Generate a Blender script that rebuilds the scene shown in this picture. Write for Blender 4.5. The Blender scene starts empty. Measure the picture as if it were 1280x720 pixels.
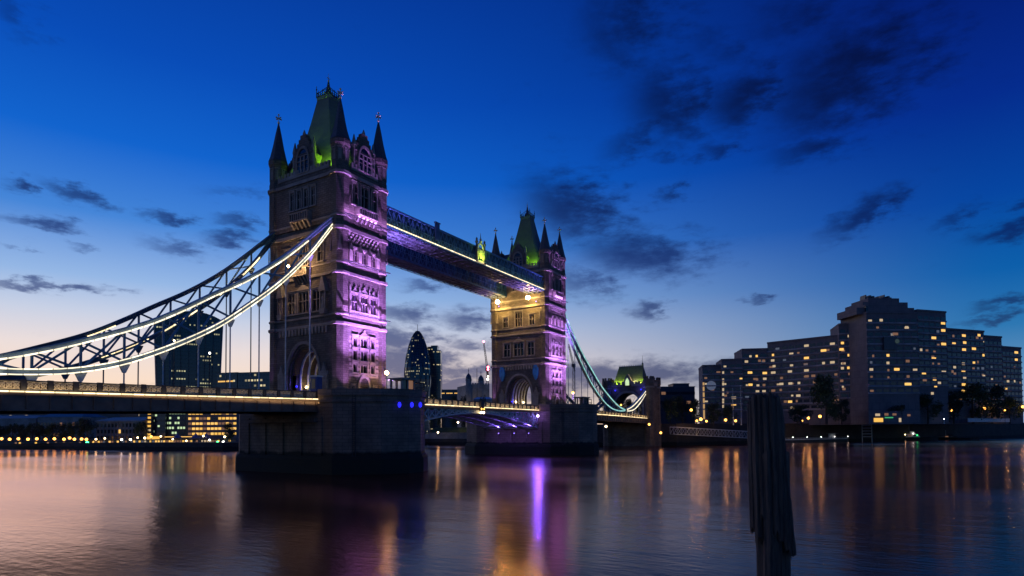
import bpy, math, random
from mathutils import Vector, Matrix
from math import sin, cos, pi, radians, sqrt, atan2, asin
random.seed(7)
S = bpy.context.scene
COL = S.collection

# ------------------------------------------------------------------ camera
CAMPOS = Vector((-85.015, -94.476, 7.537))
YAW, PITCH, ROLL, FPX, SHY = 0.54222, 0.030846, -0.0075732, 755.379, 154.284
Fw = Vector((cos(YAW)*cos(PITCH), sin(YAW)*cos(PITCH), sin(PITCH)))
_R = Vector((sin(YAW), -cos(YAW), 0)); _U = _R.cross(Fw)
Rt = _R*cos(ROLL) + _U*sin(ROLL); Up = _U*cos(ROLL) - _R*sin(ROLL)
cd = bpy.data.cameras.new('camera'); cam = bpy.data.objects.new('camera', cd); COL.objects.link(cam)
cam.matrix_world = Matrix(((Rt.x, Up.x, -Fw.x, CAMPOS.x), (Rt.y, Up.y, -Fw.y, CAMPOS.y), (Rt.z, Up.z, -Fw.z, CAMPOS.z), (0, 0, 0, 1)))
cd.sensor_fit = 'HORIZONTAL'; cd.sensor_width = 36; cd.lens = 36*FPX/1280; cd.shift_y = SHY/1280
cd.clip_start = .1; cd.clip_end = 20000
S.camera = cam
S.render.resolution_x, S.render.resolution_y = 1024, 576

def ray(px, py): return Fw + Rt*((px-640)/FPX) - Up*((py-360-SHY)/FPX)      # surveying helper: the photo's sight lines
def at(px, py, depth): return CAMPOS + ray(px, py)*depth
def onz(px, py, z):
    d = ray(px, py); return CAMPOS + d*((z-CAMPOS.z)/d.z)
def gx(px, depth, z=0.0):                                                   # ground point under a sight line
    p = at(px, 520, depth); return Vector((p.x, p.y, z))
def zat(px, py, depth): return at(px, py, depth).z
def azel(px, py):
    d = ray(px, py).normalized(); return atan2(d.y, d.x), asin(d.z)

# ------------------------------------------------------------------ render settings
S.render.engine = 'CYCLES'
S.cycles.use_denoising = True
try: S.cycles.denoiser = 'OPENIMAGEDENOISE'
except Exception: pass
S.cycles.max_bounces = 5; S.cycles.diffuse_bounces = 2; S.cycles.glossy_bounces = 3; S.cycles.transmission_bounces = 2
S.cycles.sample_clamp_indirect = 4.0; S.cycles.sample_clamp_direct = 0
S.cycles.caustics_reflective = False; S.cycles.caustics_refractive = False
S.view_settings.view_transform = 'Standard'; S.view_settings.look = 'None'
S.view_settings.exposure = 0; S.view_settings.gamma = 1; S.view_settings.use_curve_mapping = False

# ------------------------------------------------------------------ world: the dusk sky
def lin(c):
    return tuple(((v/255)/12.92 if v/255 <= .04045 else ((v/255+.055)/1.055)**2.4) for v in c)
W = bpy.data.worlds.new('World'); S.world = W; W.use_nodes = True
nt = W.node_tree; nt.nodes.clear(); NN = nt.nodes.new; LK = nt.links.new
def mth(op, a, b=None, c=None, clamp=False):
    n = NN('ShaderNodeMath'); n.operation = op; n.use_clamp = clamp
    for i, v in enumerate((a, b, c)):
        if v is None: continue
        if isinstance(v, (int, float)): n.inputs[i].default_value = v
        else: LK(v, n.inputs[i])
    return n.outputs[0]
tc = NN('ShaderNodeTexCoord'); sp = NN('ShaderNodeSeparateXYZ'); LK(tc.outputs['Generated'], sp.inputs[0])
az = mth('ARCTAN2', sp.outputs[1], sp.outputs[0]); el = mth('ARCSINE', sp.outputs[2])
def ramp(fac, stops):
    r = NN('ShaderNodeValToRGB'); LK(fac, r.inputs[0]); e = r.color_ramp.elements
    while len(e) > 1: e.remove(e[-1])
    e[0].position = stops[0][0]; e[0].color = (*lin(stops[0][1]), 1)
    for p, c in stops[1:]:
        k = e.new(p); k.color = (*lin(c), 1)
    return r.outputs[0]
elz = mth('MAXIMUM', sp.outputs[2], 0.0)
warm = ramp(elz, [(0, (255, 200, 140)), (.03, (255, 218, 176)), (.07, (250, 222, 200)), (.12, (234, 220, 218)), (.165, (198, 207, 228)), (.21, (148, 182, 228)),
                  (.29, (66, 132, 215)), (.38, (8, 98, 205)), (.48, (0, 75, 183)), (.62, (0, 53, 150)), (1, (0, 26, 95))])
cool = ramp(elz, [(0, (150, 162, 185)), (.04, (130, 158, 190)), (.08, (90, 142, 186)), (.13, (42, 118, 178)), (.20, (6, 94, 170)),
                  (.29, (0, 68, 160)), (.40, (0, 42, 140)), (.52, (0, 27, 112)), (1, (0, 16, 70))])
GLOW = YAW + radians(44)
dz = mth('COSINE', mth('SUBTRACT', az, GLOW))
mr = NN('ShaderNodeMapRange'); mr.interpolation_type = 'SMOOTHSTEP'; LK(dz, mr.inputs[0])
mr.inputs[1].default_value = .10; mr.inputs[2].default_value = 1.0; mr.inputs[3].default_value = 0; mr.inputs[4].default_value = 1
mx = NN('ShaderNodeMix'); mx.data_type = 'RGBA'; LK(mr.outputs[0], mx.inputs[0]); LK(cool, mx.inputs[6]); LK(warm, mx.inputs[7])
sky = mx.outputs[2]
# clouds: (px, py, half width, half height, strength, tilt) of each bank as seen from the river
CL = [(58, 358, 78, 5, 1.0, -.05), (95, 242, 34, 9, .9, .1), (62, 281, 42, 8, 1.0, .0), (14, 231, 20, 7, .9, 0), (203, 271, 26, 7, .85, 0),
      (290, 241, 40, 8, .5, -.1), (300, 277, 28, 8, .85, 0), (288, 299, 28, 8, 1.0, 0), (228, 311, 40, 9, .8, .1), (100, 309, 18, 4, .6, 0), (20, 309, 16, 4, .6, 0),
      (715, 262, 58, 38, 1.0, .35), (800, 318, 64, 25, 1.05, .12), (728, 352, 36, 18, .8, .2), (814, 387, 20, 10, 1.0, -.1), (590, 400, 34, 11, 1.0, .1), (530, 358, 22, 7, .8, 0),
      (505, 392, 40, 12, .9, .1), (500, 425, 46, 14, 1.1, 0), (500, 455, 60, 22, 1.25, 0), (745, 468, 150, 16, 1.15, .02), (590, 433, 30, 8, .9, 0), (580, 465, 60, 9, 1.0, 0),
      (580, 487, 150, 13, 1.3, 0), (840, 462, 44, 10, .9, 0),
      (1078, 268, 46, 15, 1.0, -.4), (1262, 285, 44, 11, 1.05, -.12), (1200, 273, 26, 10, .8, -.35), (1262, 376, 40, 7, 1.0, -.15), (1235, 398, 40, 5, .8, -.12), (1275, 255, 18, 6, .8, 0),
      (840, 130, 60, 45, .85, .3), (930, 125, 52, 30, .95, -.1), (1050, 100, 95, 55, .95, -.3), (780, 30, 70, 50, .7, .2), (1015, 185, 50, 14, .8, 0), (800, 170, 50, 18, .75, -.4),
      (1130, 75, 60, 30, .7, -.2), (840, 242, 20, 9, .8, 0), (900, 188, 24, 9, .75, 0), (840, 195, 40, 8, .6, .2), (1000, 15, 80, 25, .6, 0), (905, 60, 60, 20, .5, .2), (940, 373, 14, 4, .7, 0),
      (15, 15, 40, 22, .55, .3), (400, 495, 400, 5, .5, 0), (700, 372, 60, 8, .5, .1), (640, 120, 20, 12, .3, 0)]
nz = NN('ShaderNodeTexNoise'); nz.inputs['Scale'].default_value = 7; nz.inputs['Detail'].default_value = 5; nz.inputs['Roughness'].default_value = .6
mp = NN('ShaderNodeMapping'); mp.inputs['Scale'].default_value = (1, 1, 2.6); LK(tc.outputs['Generated'], mp.inputs[0]); LK(mp.outputs[0], nz.inputs['Vector'])
nz2 = NN('ShaderNodeTexNoise'); nz2.inputs['Scale'].default_value = 24; nz2.inputs['Detail'].default_value = 6; nz2.inputs['Roughness'].default_value = .62; LK(mp.outputs[0], nz2.inputs['Vector'])
ncs = NN('ShaderNodeSeparateColor'); LK(nz2.outputs['Color'], ncs.inputs[0])
waz = mth('ADD', az, mth('MULTIPLY', mth('SUBTRACT', ncs.outputs[0], .5), .12))
wel = mth('ADD', el, mth('MULTIPLY', mth('SUBTRACT', ncs.outputs[1], .5), .045))
tot = None
for (px, py, hw, hh, st, tilt) in CL:
    a0, e0 = azel(px, py); k = ray(px, py).length
    fx = FPX*k*(1.0/ max(.6, 1)); 
    sa = hw/(FPX)/ (k*k) * 1.25*(1+.3*abs(sin(e0))); se = hh/FPX/k*1.15
    u = mth('SUBTRACT', waz, a0); v = mth('SUBTRACT', wel, e0)
    c_, s_ = cos(tilt), sin(tilt)
    ur = mth('ADD', mth('MULTIPLY', u, c_/sa), mth('MULTIPLY', v, s_/sa))
    vr = mth('ADD', mth('MULTIPLY', u, -s_/se), mth('MULTIPLY', v, c_/se))
    r2 = mth('ADD', mth('MULTIPLY', ur, ur), mth('MULTIPLY', vr, vr))
    b = mth('MULTIPLY', mth('EXPONENT', mth('MULTIPLY', r2, -.8)), st)
    tot = b if tot is None else mth('MAXIMUM', tot, b)
gen = NN('ShaderNodeMapRange'); LK(nz.outputs['Fac'], gen.inputs[0]); gen.inputs[1].default_value = .62; gen.inputs[2].default_value = .9
tot = mth('ADD', tot, mth('MULTIPLY', gen.outputs[0], .25))
dens = mth('ADD', tot, mth('MULTIPLY', mth('SUBTRACT', nz2.outputs['Fac'], .5), 1.1))
dm = NN('ShaderNodeMapRange'); dm.interpolation_type = 'SMOOTHSTEP'; LK(dens, dm.inputs[0]); dm.inputs[1].default_value = .14; dm.inputs[2].default_value = 1.12
dm.inputs[3].default_value = 0; dm.inputs[4].default_value = .86
ccol = ramp(elz, [(0, (98, 92, 122)), (.08, (72, 80, 124)), (.15, (56, 74, 128)), (.25, (22, 50, 118)), (.36, (4, 22, 78)), (.5, (1, 10, 52)), (1, (0, 8, 40))])
ccool = ramp(elz, [(0, (70, 72, 104)), (.08, (46, 62, 104)), (.15, (18, 46, 98)), (.25, (3, 30, 92)), (.36, (1, 16, 66)), (.5, (0, 8, 46)), (1, (0, 6, 36))])
mcc = NN('ShaderNodeMix'); mcc.data_type = 'RGBA'; LK(mr.outputs[0], mcc.inputs[0]); LK(ccool, mcc.inputs[6]); LK(ccol, mcc.inputs[7])
mc = NN('ShaderNodeMix'); mc.data_type = 'RGBA'; LK(dm.outputs[0], mc.inputs[0]); LK(sky, mc.inputs[6]); LK(mcc.outputs[2], mc.inputs[7])
# a trace of the physical twilight sky on top
st = NN('ShaderNodeTexSky'); st.sky_type = 'NISHITA'; st.sun_disc = False; st.sun_elevation = radians(-3.5); st.sun_rotation = pi/2 - GLOW
bg1 = NN('ShaderNodeBackground'); LK(mc.outputs[2], bg1.inputs[0]); bg1.inputs[1].default_value = 1.0
bg2 = NN('ShaderNodeBackground'); LK(st.outputs[0], bg2.inputs[0]); bg2.inputs[1].default_value = .05
ad = NN('ShaderNodeAddShader'); LK(bg1.outputs[0], ad.inputs[0]); LK(bg2.outputs[0], ad.inputs[1])
wo = NN('ShaderNodeOutputWorld'); LK(ad.outputs[0], wo.inputs[0])

# the last of the afterglow, low in the west
sl = bpy.data.lights.new('sun', 'SUN'); sl.energy = .06; sl.angle = radians(20); sl.color = (1, .75, .55)
so = bpy.data.objects.new('sun', sl); COL.objects.link(so)
_d = Vector((cos(GLOW), sin(GLOW), .08)); so.rotation_euler = _d.to_track_quat('Z', 'Y').to_euler()

# ------------------------------------------------------------------ materials
def mat(name): 
    m = bpy.data.materials.new(name); m.use_nodes = True
    t = m.node_tree; return m, t, t.nodes['Principled BSDF']
class NT:
    def __init__(s, t): s.t = t
    def n(s, kind, **kw):
        x = s.t.nodes.new(kind)
        for k, v in kw.items(): setattr(x, k, v)
        return x
    def l(s, a, b): s.t.links.new(a, b)
    def m(s, op, a, b=None, clamp=False):
        x = s.n('ShaderNodeMath', operation=op); x.use_clamp = clamp
        for i, v in enumerate((a, b)):
            if v is None: continue
            if isinstance(v, (int, float)): x.inputs[i].default_value = v
            else: s.l(v, x.inputs[i])
        return x.outputs[0]
def wallcoord(N):
    g = N.n('ShaderNodeNewGeometry'); p = N.n('ShaderNodeSeparateXYZ'); N.l(g.outputs['Position'], p.inputs[0])
    q = N.n('ShaderNodeSeparateXYZ'); N.l(g.outputs['True Normal'], q.inputs[0])
    k = N.m('GREATER_THAN', N.m('ABSOLUTE', q.outputs[0]), N.m('ABSOLUTE', q.outputs[1]))
    u = N.m('ADD', N.m('MULTIPLY', p.outputs[1], k), N.m('MULTIPLY', p.outputs[0], N.m('SUBTRACT', 1.0, k)))
    c = N.n('ShaderNodeCombineXYZ'); N.l(u, c.inputs[0]); N.l(p.outputs[2], c.inputs[1])
    return c.outputs[0], g.outputs['Position'], p.outputs[2]
def stone(name, c1, c2, bw, bh, mortar=.03, rough=.85, bump=.5, tide=None, dirt=.5):
    m, t, b = mat(name); N = NT(t)
    uv, pos, z = wallcoord(N)
    br = N.n('ShaderNodeTexBrick'); N.l(uv, br.inputs['Vector'])
    br.inputs['Scale'].default_value = 1; br.inputs['Brick Width'].default_value = bw; br.inputs['Row Height'].default_value = bh
    br.inputs['Mortar Size'].default_value = mortar; br.inputs['Mortar Smooth'].default_value = .3
    br.inputs['Color1'].default_value = (*c1, 1); br.inputs['Color2'].default_value = (*c2, 1); br.inputs['Mortar'].default_value = tuple(x*.45 for x in c1)+(1,)
    nz = N.n('ShaderNodeTexNoise'); nz.inputs['Scale'].default_value = .22; nz.inputs['Detail'].default_value = 8; nz.inputs['Roughness'].default_value = .68
    N.l(pos, nz.inputs['Vector'])
    r = N.n('ShaderNodeMapRange'); N.l(nz.outputs['Fac'], r.inputs[0]); r.inputs[1].default_value = .3; r.inputs[2].default_value = .7; r.inputs[3].default_value = 1-dirt; r.inputs[4].default_value = 1.1
    mul = N.n('ShaderNodeMix', data_type='RGBA', blend_type='MULTIPLY'); mul.inputs[0].default_value = 1
    N.l(br.outputs['Color'], mul.inputs[6]); N.l(r.outputs[0], mul.inputs[7])
    col = mul.outputs[2]
    if tide:
        n3 = N.n('ShaderNodeTexNoise'); n3.inputs['Scale'].default_value = .5; n3.inputs['Detail'].default_value = 5; N.l(pos, n3.inputs['Vector'])
        zz = N.m('ADD', z, N.m('MULTIPLY', N.m('SUBTRACT', n3.outputs['Fac'], .5), 1.6))
        rr = N.n('ShaderNodeMapRange'); N.l(zz, rr.inputs[0]); rr.inputs[1].default_value = tide; rr.inputs[2].default_value = tide+.5
        mx = N.n('ShaderNodeMix', data_type='RGBA'); N.l(rr.outputs[0], mx.inputs[0]); mx.inputs[6].default_value = (.012, .014, .010, 1); N.l(col, mx.inputs[7]); col = mx.outputs[2]
    N.l(col, b.inputs['Base Color']); b.inputs['Roughness'].default_value = rough
    bp = N.n('ShaderNodeBump'); bp.inputs['Strength'].default_value = bump; bp.inputs['Distance'].default_value = .12
    h = N.m('ADD', N.m('MULTIPLY', br.outputs['Fac'], -.7), N.m('MULTIPLY', nz.outputs['Fac'], .6))
    n4 = N.n('ShaderNodeTexNoise'); n4.inputs['Scale'].default_value = 2.2; n4.inputs['Detail'].default_value = 4; N.l(pos, n4.inputs['Vector'])
    h = N.m('ADD', h, N.m('MULTIPLY', n4.outputs['Fac'], .9))
    N.l(h, bp.inputs['Height']); N.l(bp.outputs[0], b.inputs['Normal'])
    return m
def plain(name, c, rough=.6, metal=0, noise=.25, scale=1.5, bump=0, spec=None):
    m, t, b = mat(name); N = NT(t)
    tcn = N.n('ShaderNodeTexCoord'); nz = N.n('ShaderNodeTexNoise'); nz.inputs['Scale'].default_value = scale; nz.inputs['Detail'].default_value = 6
    N.l(tcn.outputs['Object'], nz.inputs['Vector'])
    r = N.n('ShaderNodeMapRange'); N.l(nz.outputs['Fac'], r.inputs[0]); r.inputs[1].default_value = .3; r.inputs[2].default_value = .7; r.inputs[3].default_value = 1-noise; r.inputs[4].default_value = 1+noise
    mul = N.n('ShaderNodeMix', data_type='RGBA', blend_type='MULTIPLY'); mul.inputs[0].default_value = 1
    mul.inputs[6].default_value = (*c, 1); N.l(r.outputs[0], mul.inputs[7]); N.l(mul.outputs[2], b.inputs['Base Color'])
    b.inputs['Roughness'].default_value = rough; b.inputs['Metallic'].default_value = metal
    if bump:
        bp = N.n('ShaderNodeBump'); bp.inputs['Strength'].default_value = bump; N.l(nz.outputs['Fac'], bp.inputs['Height']); N.l(bp.outputs[0], b.inputs['Normal'])
    return m
def emit(name, c, s, sample=True, base=(.02, .02, .02)):
    m, t, b = mat(name); b.inputs['Base Color'].default_value = (*base, 1); b.inputs['Roughness'].default_value = .4
    b.inputs['Emission Color'].default_value = (*c, 1); b.inputs['Emission Strength'].default_value = s
    if not sample: m.cycles.emission_sampling = 'NONE'
    return m
def led(name, c, s):
    m = emit(name, c, s); t = m.node_tree; N = NT(t); b = t.nodes['Principled BSDF']
    g = N.n('ShaderNodeNewGeometry'); p = N.n('ShaderNodeSeparateXYZ'); N.l(g.outputs['Position'], p.inputs[0])
    a = N.m('MULTIPLY', p.outputs[0], 1/1.5); f = N.m('ABSOLUTE', N.m('SUBTRACT', N.m('FRACT', a), .5))
    seg = N.m('FLOOR', a); w = N.n('ShaderNodeTexWhiteNoise', noise_dimensions='1D'); N.l(seg, w.inputs['W'])
    k = N.m('ADD', .65, N.m('MULTIPLY', w.outputs['Value'], .6)); gap = N.m('ADD', .4, N.m('MULTIPLY', N.m('LESS_THAN', f, .45), .6))
    N.l(N.m('MULTIPLY', N.m('MULTIPLY', k, gap), s), b.inputs['Emission Strength']); return m
def facade(name, base, lit, w, h, frac, strength, cell_dark=(.008, .012, .02), band=0.0, rough=.15):
    """glazed wall: a grid of panes, part of whose rooms are lit"""
    m, t, b = mat(name); N = NT(t)
    uv, pos, z = wallcoord(N); sp = N.n('ShaderNodeSeparateXYZ'); N.l(uv, sp.inputs[0])
    cx = N.m('FLOOR', N.m('DIVIDE', sp.outputs[0], w)); cz = N.m('FLOOR', N.m('DIVIDE', sp.outputs[1], h))
    fx = N.m('FRACT', N.m('DIVIDE', sp.outputs[0], w)); fz = N.m('FRACT', N.m('DIVIDE', sp.outputs[1], h))
    c = N.n('ShaderNodeCombineXYZ'); N.l(cx, c.inputs[0]); N.l(cz, c.inputs[1])
    wn = N.n('ShaderNodeTexWhiteNoise', noise_dimensions='2D'); N.l(c.outputs[0], wn.inputs['Vector'])
    c2 = N.n('ShaderNodeCombineXYZ'); N.l(N.m('FLOOR', N.m('MULTIPLY', cx, .17)), c2.inputs[0]); N.l(cz, c2.inputs[1])
    wf = N.n('ShaderNodeTexWhiteNoise', noise_dimensions='2D'); N.l(c2.outputs[0], wf.inputs['Vector'])
    on = N.m('MULTIPLY', N.m('LESS_THAN', wn.outputs['Value'], frac if not band else .75), 1.0 if not band else N.m('LESS_THAN', wf.outputs['Value'], band))
    if band: on = N.m('MAXIMUM', on, N.m('LESS_THAN', wn.outputs['Value'], frac))
    pane = N.m('MULTIPLY', N.m('MULTIPLY', N.m('GREATER_THAN', fx, .16), N.m('LESS_THAN', fx, .84)), N.m('MULTIPLY', N.m('GREATER_THAN', fz, .40), N.m('LESS_THAN', fz, .76)))
    e = N.m('MULTIPLY', N.m('MULTIPLY', on, pane), N.m('MULTIPLY', N.m('ADD', wn.outputs['Color'], .25), strength))
    mx = N.n('ShaderNodeMix', data_type='RGBA'); N.l(pane, mx.inputs[0]); mx.inputs[6].default_value = (*base, 1); mx.inputs[7].default_value = (*cell_dark, 1)
    N.l(mx.outputs[2], b.inputs['Base Color']); b.inputs['Roughness'].default_value = rough
    b.inputs['Emission Color'].default_value = (*lit, 1); N.l(e, b.inputs['Emission Strength']); m.cycles.emission_sampling = 'NONE'
    return m

M = {}
M['stone'] = stone('rough granite', (.27, .205, .16), (.19, .145, .115), 1.1, .42, mortar=.04, bump=.8, dirt=.65)
M['dress'] = stone('portland stone', (.44, .36, .30), (.37, .30, .25), 1.6, .6, mortar=.015, bump=.3, dirt=.55)
M['pier'] = stone('pier granite', (.29, .20, .155), (.235, .165, .125), 1.7, .62, mortar=.035, tide=3.6, dirt=.55)
M['slate'] = stone('roof slate', (.115, .105, .105), (.09, .085, .09), .5, .3, mortar=.02, rough=.55, bump=.3, dirt=.3)
M['gilt'] = plain('gilt metal', (.85, .75, .5), .45, .3)
M['lead'] = plain('lead grey metal', (.12, .12, .13), .5, .5)
M['blue'] = plain('blue painted steel', (.05, .15, .27), .45, .0, .3, .8)
M['steel_striplit'] = plain('strip-lit blue steel', (.36, .46, .50), .5, 0, .3, .8)
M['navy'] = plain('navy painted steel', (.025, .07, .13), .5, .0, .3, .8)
M['pale'] = plain('pale painted steel', (.55, .57, .58), .5)
M['cream'] = plain('cream painted iron', (.60, .52, .38), .5)
M['darksteel'] = plain('dark steel', (.035, .035, .04), .6)
M['soffit'] = plain('brown soffit steel', (.17, .11, .08), .6, 0, .35, .6)
M['walkpaint'] = plain('grey blue soffit paint', (.17, .19, .25), .55, 0, .3, .6)
M['road'] = plain('asphalt', (.05, .05, .052), .9, 0, .2, 2)
M['glass'] = plain('dark window glass', (.012, .015, .022), .12, 0, .2, .5)
M['oak'] = plain('dark timber door', (.05, .03, .02), .7)
M['led'] = led('warm white led strip', (1, .88, .62), 1.9)
M['ledgold'] = led('warm led strip', (1, .78, .42), 2.2)
M['ledteal'] = led('teal tinted led strip', (.42, .95, .90), .7)
M['ledwalk'] = led('cream led strip', (1, .82, .50), 1.9)
M['lamp'] = emit('sodium lamp', (1, .42, .07), 6)
M['lampw'] = emit('warm white lamp', (1, .72, .34), 14)
M['lampst'] = emit('bright street lamp', (1, .58, .22), 70)
M['lampbig'] = emit('floodlight lens', (1, .68, .22), 170)
M['violet'] = emit('violet lens', (.33, .22, 1), 4)
M['bluel'] = emit('blue lamp lens', (.02, .02, 1), 1.6)
M['redl'] = emit('red obstruction lamp', (1, .12, .2), 14)
M['greenl'] = emit('green lamp', (.05, 1, .25), 7)
M['white'] = emit('white lamp', (1, .95, .85), 10)
M['litgold'] = emit('lit window gold', (1, .55, .13), 1.2, False)
M['litpale'] = emit('lit window pale', (1, .74, .45), .55, False)
M['litdim'] = emit('lit window dim', (.9, .45, .25), .22, False)
M['litcool'] = emit('lit window cool', (.6, .7, 1), .12, False)
M['litgreen'] = emit('lit window greenish', (.75, 1, .55), .8, False)
M['litamber'] = emit('lit window amber', (1, .55, .10), 1.0, False)
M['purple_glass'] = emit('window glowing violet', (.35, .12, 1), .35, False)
M['brown'] = stone('brown concrete', (.21, .175, .17), (.19, .16, .16), 3.0, 3.2, mortar=.05, bump=.2, dirt=.3)
M['spandrel'] = plain('pale spandrel concrete', (.36, .31, .30), .8, 0, .35, .25)
M['hotelglass'] = plain('hotel window glass', (.02, .026, .036), .2, 0, .3, .2)
M['pale_stone'] = stone('pale stone', (.42, .38, .33), (.40, .36, .31), 2, .8, bump=.2)
M['brickwall'] = stone('dark brick', (.12, .085, .07), (.10, .07, .06), .5, .22, bump=.3)
M['quay'] = stone('quay wall', (.07, .062, .055), (.06, .052, .048), 1.6, .6, tide=1.2)
M['wood'] = None
M['vault'] = stone('shaded vault stone', (.09, .07, .06), (.07, .055, .05), 1.1, .42)  # tower stone darkened: shade inside the arch put into the colour
M['darkbld'] = plain('dark cladding', (.05, .055, .065), .4)
M['land'] = plain('ground', (.06, .06, .055), .95, 0, .4, .05)
M['turf'] = plain('grass bank', (.05, .08, .02), .95, 0, .4, .4)
M['bark'] = plain('bark', (.06, .045, .035), .9)
M['leaf'] = plain('leaves', (.045, .065, .022), .8, 0, .5, .8)
M['leaf2'] = plain('dark leaves', (.03, .045, .022), .8, 0, .5, .8)
M['copper'] = plain('weathered slate green', (.10, .115, .08), .7)
M['wt'] = facade('glazed tower grid', (.03, .038, .05), (.95, .90, .50), 1.9, 4.1, .02, .6, band=.15)
M['gh'] = facade('curved tower glazing', (.03, .06, .08), (.95, .85, .50), 2.2, 4.2, .09, .6, cell_dark=(.012, .03, .045), band=.12)
M['blk'] = facade('office glazing', (.02, .04, .065), (1, .82, .45), 2.4, 4.0, .06, .9, cell_dark=(.01, .025, .05), band=.12)

# ------------------------------------------------------------------ mesh kit
class MB:
    def __init__(s): s.v = []; s.f = []
    def add(s, vs, fs):
        k = len(s.v); s.v += [tuple(p) for p in vs]; s.f += [tuple(i+k for i in f) for f in fs]; return s
    def hexa(s, p):                                    # 8 points: bottom ring 0-3, top ring 4-7
        return s.add(p, [(3, 2, 1, 0), (4, 5, 6, 7), (0, 1, 5, 4), (1, 2, 6, 5), (2, 3, 7, 6), (3, 0, 4, 7)])
    def box(s, x0, x1, y0, y1, z0, z1):
        return s.hexa([(x0, y0, z0), (x1, y0, z0), (x1, y1, z0), (x0, y1, z0), (x0, y0, z1), (x1, y0, z1), (x1, y1, z1), (x0, y1, z1)])
    def boxT(s, T, u0, u1, d0, d1, z0, z1):
        return s.hexa([T(u0, d0, z0), T(u0, d1, z0), T(u1, d1, z0), T(u1, d0, z0), T(u0, d0, z1), T(u0, d1, z1), T(u1, d1, z1), T(u1, d0, z1)])
    def quad(s, a, b, c, d): return s.add([a, b, c, d], [(0, 1, 2, 3)])
    def lathe(s, cx, cy, prof, n=8, rot=None, caps=True):
        rot = pi/n if rot is None else rot
        vs = []; fs = []
        for (r, z) in prof:
            for i in range(n):
                a = rot+2*pi*i/n; vs.append((cx+r*cos(a), cy+r*sin(a), z))
        for j in range(len(prof)-1):
            for i in range(n):
                a, b = j*n+i, j*n+(i+1) % n; fs.append((a, b, b+n, a+n))
        if caps:
            fs.append(tuple(range(n))[::-1]); fs.append(tuple((len(prof)-1)*n+i for i in range(n)))
        return s.add(vs, fs)
    def loft(s, rings, caps=True):
        n = len(rings[0]); vs = [p for r in rings for p in r]; fs = []
        for j in range(len(rings)-1):
            for i in range(n):
                a, b = j*n+i, j*n+(i+1) % n; fs.append((a, b, b+n, a+n))
        if caps: fs.append(tuple(range(n))[::-1]); fs.append(tuple((len(rings)-1)*n+i for i in range(n)))
        return s.add(vs, fs)
    def ext(s, pts, z0, z1):                           # plan polygon, extruded
        return s.loft([[(x, y, z0) for x, y in pts], [(x, y, z1) for x, y in pts]])
    def extT(s, T, pts, d0, d1):                       # elevation polygon (u, z) on a face, extruded in depth
        return s.loft([[T(u, d0, z) for u, z in pts], [T(u, d1, z) for u, z in pts]])
    def tube(s, a, b, r, n=6, r2=None):
        a, b = Vector(a), Vector(b); d = (b-a); L = d.length
        if L < 1e-6: return s
        q = d.to_track_quat('Z', 'Y'); r2 = r if r2 is None else r2
        A = [a + q @ Vector((r*cos(2*pi*i/n), r*sin(2*pi*i/n), 0)) for i in range(n)]
        B = [b + q @ Vector((r2*cos(2*pi*i/n), r2*sin(2*pi*i/n), 0)) for i in range(n)]
        return s.loft([A, B])
    def bar(s, a, b, w, h):                            # rectangular bar lying in the plane of its run: w across (y), h in plane
        a, b = Vector(a), Vector(b); d = (b-a).normalized(); sd = Vector((0, 0, 1)).cross(d)
        sd = Vector((0, 1, 0)) if sd.length < .05 else sd.normalized()
        up = d.cross(sd).normalized(); sd = sd*w/2; up = up*h/2
        return s.loft([[a-sd-up, a+sd-up, a+sd+up, a-sd+up], [b-sd-up, b+sd-up, b+sd+up, b-sd+up]])
    def path(s, pts, w, h):
        for a, b in zip(pts, pts[1:]): s.bar(a, b, w, h)
        return s
    def ball(s, c, r, n=10, m=6, sz=1):
        return s.lathe(c[0], c[1], [(max(r*sin(pi*j/m), .001), c[2]-r*sz*cos(pi*j/m)) for j in range(m+1)], n)
    def build(s, name, m, parent=None, smooth=False):
        me = bpy.data.meshes.new(name)
        off = parent_loc(parent) if parent else Vector((0, 0, 0))
        me.from_pydata([tuple(Vector(p)-off) for p in s.v], [], s.f); me.update()
        me.materials.append(M[m] if isinstance(m, str) else m)
        if smooth:
            for p in me.polygons: p.use_smooth = True
        o = bpy.data.objects.new(name, me); COL.objects.link(o)
        if parent: o.parent = parent
        return o
def parent_loc(o):
    v = Vector((0, 0, 0))
    while o: v = v + o.location; o = o.parent
    return v
def tag(o, label, cat, group=None):
    o['label'] = label; o['category'] = cat
    if group: o['group'] = group
    return o
def thing(name, label, cat, loc, group=None):
    o = bpy.data.objects.new(name, None); COL.objects.link(o); o.location = loc; o.empty_display_size = 1
    return tag(o, label, cat, group)
def struct(o): o['kind'] = 'structure'; return o
def copy_tree(o, parent=None):
    c = o.copy(); COL.objects.link(c)
    if parent: c.parent = parent
    for ch in list(o.children): copy_tree(ch, c)
    return c
def dup(root, loc, rz=0, label=None, group=None):
    r = copy_tree(root); r.location = loc; r.rotation_euler = (0, 0, rz)
    if label: r['label'] = label
    if group: r['group'] = group
    return r
def light(kind, parent, pos, power, color, target=None, radius=.2, angle=60, blend=.6, size=None):
    l = bpy.data.lights.new('light', kind); l.energy = power; l.color = color
    if kind in ('POINT', 'SPOT'): l.shadow_soft_size = radius
    if kind == 'SPOT': l.spot_size = radians(angle); l.spot_blend = blend
    if kind == 'AREA': l.shape = 'RECTANGLE'; l.size, l.size_y = size
    o = bpy.data.objects.new('light', l); COL.objects.link(o); o.parent = parent
    o.location = Vector(pos) - (parent_loc(parent) if parent else Vector())
    if target is not None: o.rotation_euler = (Vector(target)-Vector(pos)).to_track_quat('-Z', 'Y').to_euler()
    return o
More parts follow.
